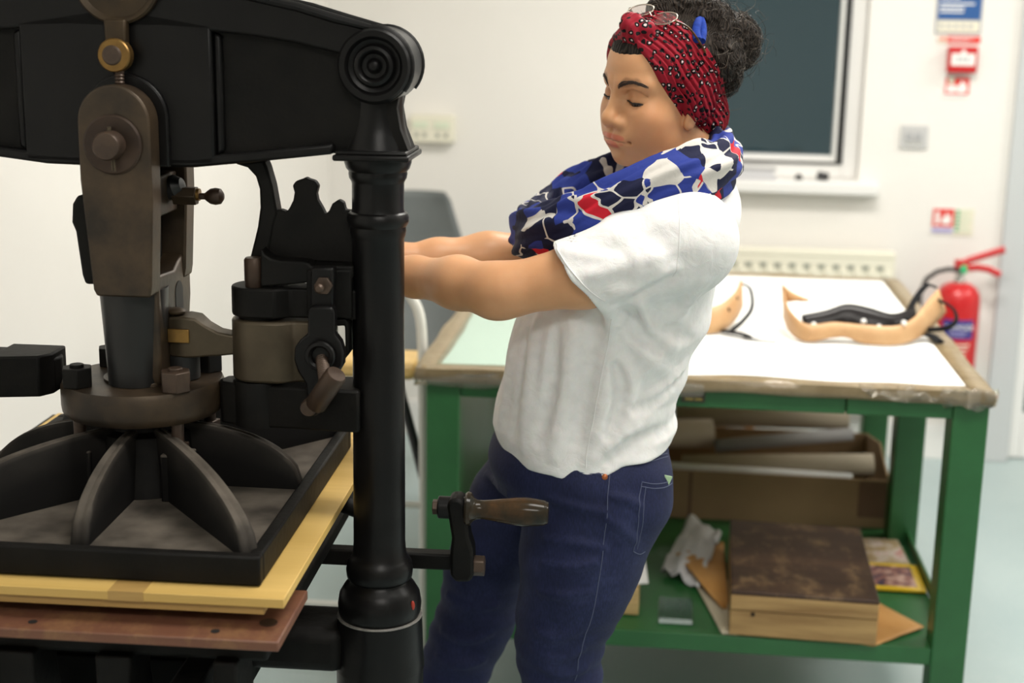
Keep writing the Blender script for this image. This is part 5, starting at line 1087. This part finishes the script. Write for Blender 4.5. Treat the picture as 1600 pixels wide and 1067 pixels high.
for lst, out, sgn in ((FOLD_PX, FOLDS, 1), (DIP_PX, DIPS, -1)):
    for pix, fr_ in lst:
        pp = [trace(f_base, *p) for p in pix]; pp = np.array([p for p in pp if p is not None])
        if len(pp) > 1:
            gn = grad(f_base, pp, 0.004); gn /= np.linalg.norm(gn, axis=1)[:, None]; out.append((smooth_curve(pp-gn*fr_*0.55*sgn, 7), fr_))
def f_shirt(P):
    d, pn, pf = f_shirt_solid(P)
    nb = np.abs(d) < 0.035
    if nb.any():
        Q_ = P[nb]; dd = d[nb]
        for lst, sgn in ((FOLDS, 1), (DIPS, -1)):
            for pts, fr_ in lst:
                n_ = len(pts)-1; lo_, hi_ = np.min(pts, 0)-0.035, np.max(pts, 0)+0.035; w_ = ((Q_ > lo_) & (Q_ < hi_)).all(1)
                if w_.any():
                    ch = s_chain(Q_[w_], pts, [fr_*math.sin(math.pi*(0.15+0.70*i/n_)) for i in range(n_+1)], 0.006)
                    dd[w_] = smin(dd[w_], ch, 0.016) if sgn > 0 else smax(dd[w_], -ch, 0.014)
        d[nb] = dd
    hz = np.interp(P[:, 0], HMX, HMZ).astype(f32)
    d = smax(d, hz-P[:, 2], 0.003)
    # open at the hem and at the sleeve ends
    inner = d+0.0045
    core_n = s_cone(P, NSH, np.array(NSH)+(np.array(SE_N)-np.array(NSH))*1.3, 0.066, 0.0525); core_f = s_cone(P, FSH, np.array(FSH)+(np.array(SE_F)-np.array(FSH))*1.3, 0.066, 0.0525)
    cut = np.minimum(np.maximum(core_n, np.maximum(-pn-0.03, pn-0.001)), np.maximum(core_f, np.maximum(-pf-0.03, pf-0.001)))
    return smax(d, -cut, 0.002)
m, nt, b = nmat('shirt_cloth'); b.inputs['Roughness'].default_value = 0.85; b.inputs['Sheen Weight'].default_value = 0.25
b.inputs['Subsurface Weight'].default_value = 0.15; b.inputs['Subsurface Scale'].default_value = 0.01
v = coords(nt); n = N(nt, 'ShaderNodeTexNoise', i_Scale=60.0, i_Detail=6); nt.links.new(v, n.inputs[0])
r = ramp(nt, n.outputs[0], [(0.3, (0.80, 0.79, 0.785)), (0.7, (0.87, 0.86, 0.855))]); nt.links.new(r.outputs[0], b.inputs['Base Color'])
n1 = N(nt, 'ShaderNodeTexNoise', i_Scale=34.0, i_Detail=5, i_Distortion=1.2); nt.links.new(v, n1.inputs[0]); n2 = N(nt, 'ShaderNodeTexNoise', i_Scale=700.0, i_Detail=2); nt.links.new(v, n2.inputs[0])
b1 = N(nt, 'ShaderNodeBump', i_Strength=0.35, i_Distance=0.006); nt.links.new(n1.outputs[0], b1.inputs['Height'])
b2 = N(nt, 'ShaderNodeBump', i_Strength=0.25, i_Distance=0.001); nt.links.new(n2.outputs[0], b2.inputs['Height']); nt.links.new(b1.outputs[0], b2.inputs['Normal']); nt.links.new(b2.outputs[0], b.inputs['Normal'])
sh = sdf_mesh('t_shirt', f_shirt, (-0.30, 1.90, 0.89), (0.15, 2.52, 1.42), 0.0028, 'shirt_cloth', pe, lip=1.3)
def seam(name, pix, f, r_, mat, parent, n=24, off=0.0, dash=None):
    pts = [trace(f, *p) for p in pix]; pts = [p for p in pts if p is not None]
    c = project(f, smooth_curve(pts, n), 2, off); return MB().tube(c, r_, 6).build(name, mat, parent)
simple('shirt_thread', (0.80, 0.79, 0.78), 0.8)
seam('sleeve_hem', [(869, 380), (880, 405), (900, 432), (922, 455), (945, 471)], f_shirt, 0.0012, 'shirt_thread', sh, off=0.0004)
seam('armhole_seam', [(1060, 305), (1062, 350), (1060, 400), (1052, 432)], f_shirt, 0.0009, 'shirt_thread', sh)
seam('side_seam', [(955, 500), (945, 560), (930, 640), (918, 700), (915, 732)], f_shirt, 0.0009, 'shirt_thread', sh)

# ---- jeans
NL = [(-0.085, 2.135, 0.90), (-0.104, 2.125, 0.80), (-0.112, 2.12, 0.745), (-0.130, 2.12, 0.68), (-0.140, 2.12, 0.625), (-0.130, 2.12, 0.56), (-0.115, 2.12, 0.48), (-0.095, 2.13, 0.30), (-0.080, 2.135, 0.10)]
NLR = [0.098, 0.094, 0.083, 0.071, 0.062, 0.057, 0.056, 0.058, 0.045]
FL = [(-0.17, 2.285, 0.90), (-0.225, 2.28, 0.80), (-0.262, 2.28, 0.73), (-0.280, 2.28, 0.67), (-0.293, 2.28, 0.60), (-0.316, 2.28, 0.54), (-0.340, 2.28, 0.47), (-0.365, 2.29, 0.30), (-0.375, 2.30, 0.10)]
FLR = [0.095, 0.080, 0.068, 0.064, 0.062, 0.058, 0.054, 0.056, 0.045]
def f_jeans(P):
    d = s_ell(P, (-0.120, 2.205, 0.925), (0.145, 0.170, 0.105))
    d = smin(d, s_ell(P, (-0.060, 2.125, 0.885), (0.092, 0.082, 0.082)), 0.04)
    d = smin(d, s_chain(P, NL, NLR, 0.03), 0.04); d = smin(d, s_chain(P, FL, FLR, 0.03), 0.03)
    d = smax(d, P[:, 2]-0.995, 0.01)
    x, y, z = P[:, 0], P[:, 1], P[:, 2]
    kn = np.exp(-((z-0.62)/0.07)**2); wr = np.sin(150*(z+0.25*x)+1.5*np.sin(25*x+12*y)); hp = np.exp(-((z-0.86)/0.08)**2); wr2 = np.sin(95*(z-0.12*x)+1.2*np.sin(30*x))
    lo_ = 1-ss(z, 0.50, 0.60); wr3 = np.sin(110*(z+0.3*y)+1.7*np.sin(33*x))
    return d-0.0017*kn*wr-0.0011*hp*wr2-0.0028*lo_*wr3-0.0008*np.sin(60*z+40*x)
f_jeans0 = f_jeans; JW = []
for pix, fr_ in (([(858, 778), (900, 792), (946, 800)], 0.0045), ([(852, 842), (900, 848), (944, 856)], 0.0045), ([(955, 775), (985, 782), (1000, 792)], 0.004), ([(950, 812), (975, 828), (992, 845)], 0.0055), ([(850, 880), (890, 886), (930, 880)], 0.004), ([(840, 985), (870, 996), (905, 985)], 0.006), ([(835, 1015), (870, 1028), (910, 1015)], 0.006), ([(850, 1045), (880, 1055), (915, 1045)], 0.005), ([(700, 930), (735, 950), (775, 945)], 0.006), ([(692, 985), (725, 1000), (765, 990)], 0.007), ([(685, 1025), (720, 1040), (755, 1032)], 0.006), ([(845, 925), (880, 930), (920, 925)], 0.004), ([(760, 740), (790, 770), (830, 790)], 0.005)):
    pp = np.array([p for p in [trace(f_jeans0, *q_) for q_ in pix] if p is not None])
    if len(pp) > 1:
        gn = grad(f_jeans0, pp, 0.004); gn /= np.linalg.norm(gn, axis=1)[:, None]; JW.append((smooth_curve(pp-gn*fr_*0.2, 5), fr_))
def f_jeans(P):
    d = f_jeans0(P); nb = np.abs(d) < 0.03
    if nb.any():
        Q_ = P[nb]; dd = d[nb]
        for pts, fr_ in JW:
            w_ = ((Q_ > np.min(pts, 0)-0.025) & (Q_ < np.max(pts, 0)+0.025)).all(1)
            if w_.any(): dd[w_] = smin(dd[w_], s_chain(Q_[w_], pts, [fr_*math.sin(math.pi*(0.15+0.70*i/5)) for i in range(6)], 0.004), 0.011)
        d[nb] = dd
    return d
m, nt, b = nmat('denim'); b.inputs['Roughness'].default_value = 0.75; b.inputs['Specular IOR Level'].default_value = 0.25
v = coords(nt); n = N(nt, 'ShaderNodeTexNoise', i_Scale=9.0, i_Detail=7, i_Roughness=0.6); nt.links.new(v, n.inputs[0])
r = ramp(nt, n.outputs[0], [(0.30, (0.011, 0.014, 0.046)), (0.55, (0.017, 0.022, 0.068)), (0.75, (0.034, 0.042, 0.110))])
vs = coords(nt, (600, 600, 90)); n3 = N(nt, 'ShaderNodeTexNoise', i_Scale=1.0, i_Detail=2); nt.links.new(vs, n3.inputs[0])
r3 = ramp(nt, n3.outputs[0], [(0.35, (0.75, 0.75, 0.75)), (0.7, (1.2, 1.2, 1.2))]); mx = N(nt, 'ShaderNodeMix', data_type='RGBA', blend_type='MULTIPLY'); mx.inputs[0].default_value = 1.0
nt.links.new(r.outputs[0], mx.inputs[6]); nt.links.new(r3.outputs[0], mx.inputs[7]); nt.links.new(mx.outputs[2], b.inputs['Base Color'])
b1 = N(nt, 'ShaderNodeBump', i_Strength=0.2, i_Distance=0.001); nt.links.new(n3.outputs[0], b1.inputs['Height']); nt.links.new(b1.outputs[0], b.inputs['Normal'])
simple('denim_thread', (0.085, 0.10, 0.17), 0.8); simple('denim_dark', (0.012, 0.014, 0.035), 0.8); simple('copper', (0.40, 0.13, 0.05), 0.35, 0.7); simple('green_scrap', (0.45, 0.62, 0.38), 0.7)
jn = sdf_mesh('jeans', f_jeans, (-0.46, 1.98, 0.04), (0.10, 2.44, 1.01), 0.0036, 'denim', pe, lip=1.2)
for nm, pix in (('side_seam', [(956, 712), (951, 760), (947, 820), (940, 880), (926, 960), (908, 1020), (898, 1064)]), ('yoke_seam', [(958, 711), (985, 716), (1015, 716), (1043, 708)]), ('yoke_seam', [(958, 716), (985, 721), (1015, 721), (1044, 713)]),
                ('pocket_edge', [(1003, 753), (1022, 756), (1040, 754), (1050, 748)]), ('pocket_edge', [(1003, 760), (1022, 763), (1040, 761), (1050, 755)]), ('pocket_edge', [(1003, 754), (1000, 790), (996, 830), (990, 862)]), ('pocket_edge', [(1009, 760), (1006, 795), (1002, 830), (996, 858)]),
                ('pocket_edge', [(990, 862), (1000, 866), (1008, 862)]), ('front_pocket_edge', [(905, 738), (925, 740), (948, 740)])):
    seam(nm, pix, f_jeans, 0.00065, 'denim_thread', jn, off=0.0002)
p = trace(f_jeans, 945, 745)
MB().lathe([(0.0045, 0), (0.0045, 0.001), (0.0028, 0.002), (0.001, 0.0022)], p, -ray(945, 745), 16).build('rivet', 'copper', jn)
p = trace(f_jeans, 1043, 749)
MB().box((-0.008, -0.001, -0.012), (0.006, 0.001, 0.006), Matrix.Translation(p) @ Matrix.Rotation(R(20), 4, 'Y') @ Matrix.Rotation(R(30), 4, 'Z')).build('paper_scrap', 'green_scrap', jn)
# shoes
for (ax, ay) in ((-0.080, 2.135), (-0.375, 2.30)):
    def f_shoe(P):
        d = s_ell(P, (ax-0.085, ay, 0.040), (0.125, 0.044, 0.050)); d = smin(d, s_ell(P, (ax, ay, 0.065), (0.048, 0.042, 0.065)), 0.03); return smax(d, -P[:, 2]+0.002, 0.006)
    sdf_mesh('shoe', f_shoe, (ax-0.24, ay-0.07, -0.02), (ax+0.09, ay+0.07, 0.16), 0.005, 'black_plastic', pe)

# ---- loop scarf
SC = [(1122, 238, 2.225), (1122, 258, 2.150), (1088, 272, 2.090), (1020, 290, 2.068), (945, 322, 2.068), (890, 348, 2.088), (848, 366, 2.125), (832, 366, 2.185), (836, 354, 2.245), (864, 328, 2.300), (905, 298, 2.325), (955, 272, 2.330), (1010, 250, 2.335), (1065, 232, 2.320), (1105, 226, 2.285)]
sc_p = [PY(x, y, Y) for x, y, Y in SC]; sc_r = [0.036, 0.041, 0.042, 0.036, 0.034, 0.038, 0.042, 0.042, 0.040, 0.036, 0.034, 0.034, 0.034, 0.034, 0.034]
nS, nT = 220, 72; m_ = len(sc_p); rsS = []; UVS = []
def loopcr(a, u):
    k = int(u) % m_; t_ = u-int(u); p0, p1, p2, p3 = [np.array(a[(k+j) % m_], float) for j in (-1, 0, 1, 2)]
    return 0.5*((2*p1)+(-p0+p2)*t_+(2*p0-5*p1+4*p2-p3)*t_*t_+(-p0+3*p1-3*p2+p3)*t_**3)
cen = np.mean(sc_p, 0)
for i in range(nS):
    u = i/nS*m_; p = loopcr(sc_p, u); t_ = loopcr(sc_p, u+0.05)-loopcr(sc_p, u-0.05); t_ /= np.linalg.norm(t_); r0 = float(loopcr([[q_]*3 for q_ in sc_r], u)[0])
    w_ = V3(0, 0, 1)-t_*t_[2]; w_ /= np.linalg.norm(w_); o_ = np.cross(t_, w_); ring = []
    for k in range(nT):
        a = 2*math.pi*k/nT; s_ = i/nS*2*math.pi
        pl_ = 1+0.085*math.sin(5*a+2.5*math.sin(2*s_)+1.5*math.sin(5*s_))+0.06*math.sin(9*a-3*math.sin(3*s_)+4*s_)+0.035*math.sin(14*a+9*s_)+0.05*math.sin(3*a+8*s_)
        ring.append(p+(w_*math.cos(a)*1.02+o_*math.sin(a)*0.86)*r0*pl_)
    rsS.append(ring)
m, nt, b = nmat('scarf_cloth'); b.inputs['Roughness'].default_value = 0.7; b.inputs['Specular IOR Level'].default_value = 0.2
v = coords(nt); nz = N(nt, 'ShaderNodeTexNoise', i_Scale=14.0, i_Detail=1); nt.links.new(v, nz.inputs[0])
ad = N(nt, 'ShaderNodeMix', data_type='VECTOR'); ad.inputs[0].default_value = 0.055; nt.links.new(v, ad.inputs[4]); nt.links.new(nz.outputs['Color'], ad.inputs[5])
vo = N(nt, 'ShaderNodeTexVoronoi', i_Scale=31.0, i_Randomness=1.0); nt.links.new(ad.outputs[1], vo.inputs[0]); ve = N(nt, 'ShaderNodeTexVoronoi', feature='DISTANCE_TO_EDGE', i_Scale=31.0); nt.links.new(ad.outputs[1], ve.inputs[0])
sp_ = N(nt, 'ShaderNodeSeparateColor'); nt.links.new(vo.outputs['Color'], sp_.inputs[0])
r = ramp(nt, sp_.outputs[0], [(0.0, (0.009, 0.011, 0.040)), (0.36, (0.026, 0.045, 0.26)), (0.70, (0.62, 0.59, 0.55)), (0.85, (0.60, 0.018, 0.035)), (0.92, (0.010, 0.012, 0.042))], 'CONSTANT')
re = ramp(nt, ve.outputs['Distance'], [(0.0, 1.0), (0.045, 0.0)], 'CONSTANT'); mx = N(nt, 'ShaderNodeMix', data_type='RGBA'); nt.links.new(re.outputs[0], mx.inputs[0]); nt.links.new(r.outputs[0], mx.inputs[6]); mx.inputs[7].default_value = (0.62, 0.59, 0.55, 1)
vo2 = N(nt, 'ShaderNodeTexVoronoi', i_Scale=17.0); nt.links.new(ad.outputs[1], vo2.inputs[0]); s2 = N(nt, 'ShaderNodeSeparateColor'); nt.links.new(vo2.outputs['Color'], s2.inputs[0])
rm = ramp(nt, s2.outputs[1], [(0.0, 0.0), (0.55, 1.0)], 'CONSTANT'); mx2 = N(nt, 'ShaderNodeMix', data_type='RGBA'); nt.links.new(rm.outputs[0], mx2.inputs[0]); nt.links.new(mx.outputs[2], mx2.inputs[6]); nt.links.new(r.outputs[0], mx2.inputs[7])
nt.links.new(mx2.outputs[2], b.inputs['Base Color'])
n2 = N(nt, 'ShaderNodeTexNoise', i_Scale=60.0, i_Detail=3, i_Distortion=1.0); nt.links.new(v, n2.inputs[0]); b1 = N(nt, 'ShaderNodeBump', i_Strength=0.3, i_Distance=0.004); nt.links.new(n2.outputs[0], b1.inputs['Height']); nt.links.new(b1.outputs[0], b.inputs['Normal'])
MB().rings(rsS, loop=True).build('scarf', 'scarf_cloth', pe, smooth=80)

# ---- headscarf
WN = arr(0, 0.842, -0.538)
def f_wrap_l(L_):
    A = sx(L_); c = f_core(L_); c = smin(c, s_ell(A, (0.074, -0.010, 0.0), (0.0075, 0.020, 0.028)), 0.02); n_ = L_ @ WN; t_ = L_[:, 1]*-0.538+L_[:, 2]*-0.842
    wv = n_*(2*math.pi/0.0085)+1.2*np.sin(t_*42+L_[:, 0]*20)+0.8*np.sin(t_*90+2)
    front = n_-(0.0335-0.9*np.clip(-t_-0.055, 0, 1)**1.0*0.24-0.006*ss(t_, 0.01, 0.06))
    c = smin(c, s_ell(L_, (0, -0.052, -0.042), (0.064, 0.044, 0.040)), 0.02)
    fade = np.clip(-front/0.010, 0.15, 1)*np.clip((L_[:, 2]+0.078)/0.02, 0.2, 1)
    c = c-0.0068-(0.0016*np.sin(wv)+0.0008*np.sin(wv*1.9+1.5))*fade
    d = smax(c, front, 0.004); d = smax(d, -n_-0.058-0.06*ss(t_, 0.0, 0.06), 0.004); d = smax(d, -(L_[:, 2]+0.074), 0.006)
    # knot on top of the forehead
    K = L_-arr(-0.010, 0.068, 0.097); k1 = s_ell(K, (0, 0, 0), (0.0235, 0.0185, 0.0235)); an = np.arctan2(K[:, 2], K[:, 0])
    k1 = k1-0.0016*np.sin(an*2+K[:, 1]*260+K[:, 0]*120)-0.0012*np.sin(K[:, 0]*420+K[:, 2]*150)
    d = smin(d, k1, 0.004); k2 = s_ell(L_, (-0.030, 0.056, 0.099), (0.012, 0.013, 0.013)); k3 = s_ell(L_, (0.016, 0.055, 0.107), (0.014, 0.014, 0.012))
    return smin(smin(d, k2, 0.006), k3, 0.006)
def f_wrap(P): return f_wrap_l(to_head(P))
m, nt, b = nmat('headscarf_cloth'); b.inputs['Roughness'].default_value = 0.65; b.inputs['Specular IOR Level'].default_value = 0.2
v = coords(nt, (1, 1, 1)); nz = N(nt, 'ShaderNodeTexNoise', i_Scale=60.0, i_Detail=1); nt.links.new(v, nz.inputs[0])
ad = N(nt, 'ShaderNodeMix', data_type='VECTOR'); ad.inputs[0].default_value = 0.009; nt.links.new(v, ad.inputs[4]); nt.links.new(nz.outputs['Color'], ad.inputs[5])
vo = N(nt, 'ShaderNodeTexVoronoi', i_Scale=100.0, i_Randomness=0.9); nt.links.new(ad.outputs[1], vo.inputs[0])
r = ramp(nt, vo.outputs['Distance'], [(0.0, (0.66, 0.52, 0.52)), (0.17, (0.006, 0.005, 0.006)), (0.42, (0.27, 0.009, 0.022))], 'CONSTANT'); nt.links.new(r.outputs[0], b.inputs['Base Color'])
wr = sdf_mesh('headscarf', f_wrap, from_head((0, 0, 0.02))-0.15, from_head((0, 0, 0.02))+0.15, 0.0014, 'headscarf_cloth', pe, lip=1.4)

# ---- hair: scalp under the scarf, curly bun, stray curls
LUMPS = [((-0.008, -0.098, 0.062), (0.050, 0.046, 0.050)), ((0.0, -0.072, 0.100), (0.042, 0.040, 0.034)), ((0.020, -0.040, 0.116), (0.036, 0.034, 0.028)), ((-0.026, -0.080, 0.022), (0.040, 0.036, 0.040)), ((-0.020, -0.125, 0.062), (0.034, 0.032, 0.042)), ((0.022, -0.012, 0.116), (0.030, 0.026, 0.020)), ((0.03, -0.09, 0.07), (0.04, 0.045, 0.05)), ((-0.034, -0.066, 0.045), (0.046, 0.044, 0.044))]
def f_hair_l(L_):
    A = sx(L_); hl_ = 0.0595+1.6*A[:, 0]**2-0.25*np.clip(0.05-L_[:, 1], 0, 1)+0.0005*np.sin(L_[:, 0]*600); c = f_core(L_)-0.0034*ss(L_[:, 2]-hl_, -0.002, 0.016)+0.0006; c = smax(c, hl_-L_[:, 2], 0.003)
    d = None
    for ce, ra in LUMPS:
        e = s_ell(L_, ce, ra); d = e if d is None else smin(d, e, 0.012)
    w_ = np.sin(L_[:, 0]*210+2.2*np.sin(L_[:, 2]*150))*np.sin(L_[:, 1]*190+2.0*np.sin(L_[:, 0]*170+1))*np.sin(L_[:, 2]*200+1.5*np.sin(L_[:, 1]*160))
    d = d-0.0045*w_
    nape = smax(f_core(L_)-0.004, L_[:, 2]+0.01, 0.01); nape = smax(nape, L_[:, 1]+0.045, 0.01)
    return np.minimum(np.minimum(c, d), nape)
def f_hair(P): return f_hair_l(to_head(P))
m, nt, b = nmat('hair'); b.inputs['Roughness'].default_value = 0.6; b.inputs['Specular IOR Level'].default_value = 0.15
v = coords(nt); nw = N(nt, 'ShaderNodeTexNoise', i_Scale=18.0, i_Detail=2); nt.links.new(v, nw.inputs[0])
ad = N(nt, 'ShaderNodeMix', data_type='VECTOR'); ad.inputs[0].default_value = 0.06; nt.links.new(v, ad.inputs[4]); nt.links.new(nw.outputs['Color'], ad.inputs[5])
wv = N(nt, 'ShaderNodeTexWave', i_Scale=75.0, i_Distortion=6.0, i_Detail=3.0); nt.links.new(ad.outputs[1], wv.inputs[0])
r = ramp(nt, wv.outputs[0], [(0.2, (0.009, 0.007, 0.006)), (0.8, (0.036, 0.027, 0.021))]); nt.links.new(r.outputs[0], b.inputs['Base Color'])
b1 = N(nt, 'ShaderNodeBump', i_Strength=0.8, i_Distance=0.002); nt.links.new(wv.outputs[0], b1.inputs['Height']); nt.links.new(b1.outputs[0], b.inputs['Normal'])
simple('hair_strand', (0.024, 0.018, 0.014), 0.5, spec=0.2); simple('hair_grey', (0.13, 0.105, 0.085), 0.5, spec=0.2)
hr = sdf_mesh('hair', f_hair, from_head((0, -0.03, 0.04))-0.19, from_head((0, -0.03, 0.04))+0.19, 0.0022, 'hair', pe, lip=1.5)
rng = np.random.RandomState(11); hd_, hg_ = MB(), MB()
def curl(mb_, c, ra, length, rad, loops, lift, thick):
    d0 = rng.normal(size=3); d0 /= np.linalg.norm(d0)
    if d0[1] > 0.45: d0[1] *= -1
    p = np.array(c)+np.array(ra)*d0*0.98; nrm = d0/np.array(ra); nrm /= np.linalg.norm(nrm); tg = np.cross(nrm, rng.normal(size=3)); tg /= np.linalg.norm(tg); bt = np.cross(nrm, tg); pts = []
    n_ = 18; ph = rng.rand()*6.28
    for i in range(n_):
        u = i/(n_-1); a = ph+u*loops*6.28; s_ = (u-0.5)*length
        pos = p+tg*s_-nrm*(s_*s_/(2*0.045))+nrm*(lift*u*u+rad*(0.5+0.5*math.cos(a)))+bt*rad*1.4*math.sin(a); pts.append(from_head(pos))
    mb_.tube(pts, [thick*(1-0.5*abs(2*i/(n_-1)-1)) for i in range(n_)], 4)
wts = [3, 2, 1.5, 2, 2.4, 0.5, 0.4, 1.5]
for k in range(900):
    ci = rng.choice(len(LUMPS), p=np.array(wts)/sum(wts)); ce, ra = LUMPS[ci]
    curl(hg_ if k % 7 == 0 else hd_, ce, ra, 0.035+0.04*rng.rand(), 0.0022+0.004*rng.rand(), 1+2.0*rng.rand(), 0.003*rng.rand(), 0.0005)
for k in range(46):
    ce, ra = LUMPS[[0, 4, 4, 1, 3][k % 5]]; curl(hg_ if k % 3 == 0 else hd_, ce, ra, 0.05+0.03*rng.rand(), 0.005+0.006*rng.rand(), 1.2+1.4*rng.rand(), 0.018+0.012*rng.rand(), 0.00035)
hd_.build('curls', 'hair_strand', hr, smooth=80)['kind'] = 'stuff'; hg_.build('grey_curls', 'hair_grey', hr, smooth=80)['kind'] = 'stuff'
# hair tie
simple('blue_tie', (0.008, 0.028, 0.20), 0.8, spec=0.2, c2=(0.015, 0.05, 0.32), nscale=120)
def f_tie_guide(P): return np.minimum(f_hair(P), f_wrap(P))
tp = [trace(f_tie_guide, *p) for p in ((1089, 64), (1087, 52), (1089, 40), (1093, 33), (1096, 40), (1097, 52), (1095, 66))]
tm_ = MB().tube(smooth_curve([p-FW*0.006 for p in tp if p is not None], 26), 0.0066, 12, flat=0.9)
tm_.build('hair_tie', 'blue_tie', hr)

# ------------------------------------------------------------------ glasses pushed up on the headscarf
simple('frame_metal', (0.55, 0.50, 0.42), 0.25, 0.9); simple('tortoise', (0.012, 0.007, 0.005), 0.3, spec=0.3, c2=(0.14, 0.06, 0.012), nscale=160)
gl = thing('eyeglasses', 'thin rimmed eyeglasses pushed up on top of the red headscarf', 'glasses', from_head((0, 0.04, 0.12)))
GN = V3(0, 0.42, 0.908); GV = V3(0, 0.908, -0.42); GXa = V3(1, 0, 0)
def gp(c, u, w_): return from_head(np.array(c)+GXa*u+GV*w_)
GC = {1: (-0.034, 0.030, 0.1130), -1: (0.024, 0.030, 0.1180)}
for s, c in GC.items():
    el = [gp(c, 0.0255*math.cos(a), 0.0175*math.sin(a)) for a in [2*math.pi*k/36 for k in range(36)]]
    MB().tube(el, 0.0010, 8, loop=True).build('rim', 'frame_metal', gl)
    lm = MB(); th_ = from_head(GN)-from_head((0, 0, 0)); lm.rings([[np.array(p)+th_*o_ for p in el] for o_ in (-0.0006, 0.0006)]); lm.build('lens', 'lens_glass', gl)
MB().tube([gp(GC[1], 0.0255, 0.002), gp((-0.004, 0.032, 0.120), 0, 0.002), gp(GC[-1], -0.0255, 0.002)], 0.0011, 8).build('bridge', 'frame_metal', gl)
MB().tube(smooth_curve([gp(GC[1], -0.0255, 0.0), from_head((-0.070, 0.014, 0.104)), from_head((-0.078, 0.002, 0.088)), from_head((-0.082, -0.012, 0.066))], 16), 0.0016, 8).build('temple', 'tortoise', gl)
MB().tube(smooth_curve([gp(GC[-1], 0.0255, 0.0), from_head((0.070, 0.015, 0.112)), from_head((0.080, -0.012, 0.085)), from_head((0.083, -0.032, 0.055))], 16), 0.0019, 8).build('temple', 'tortoise', gl)
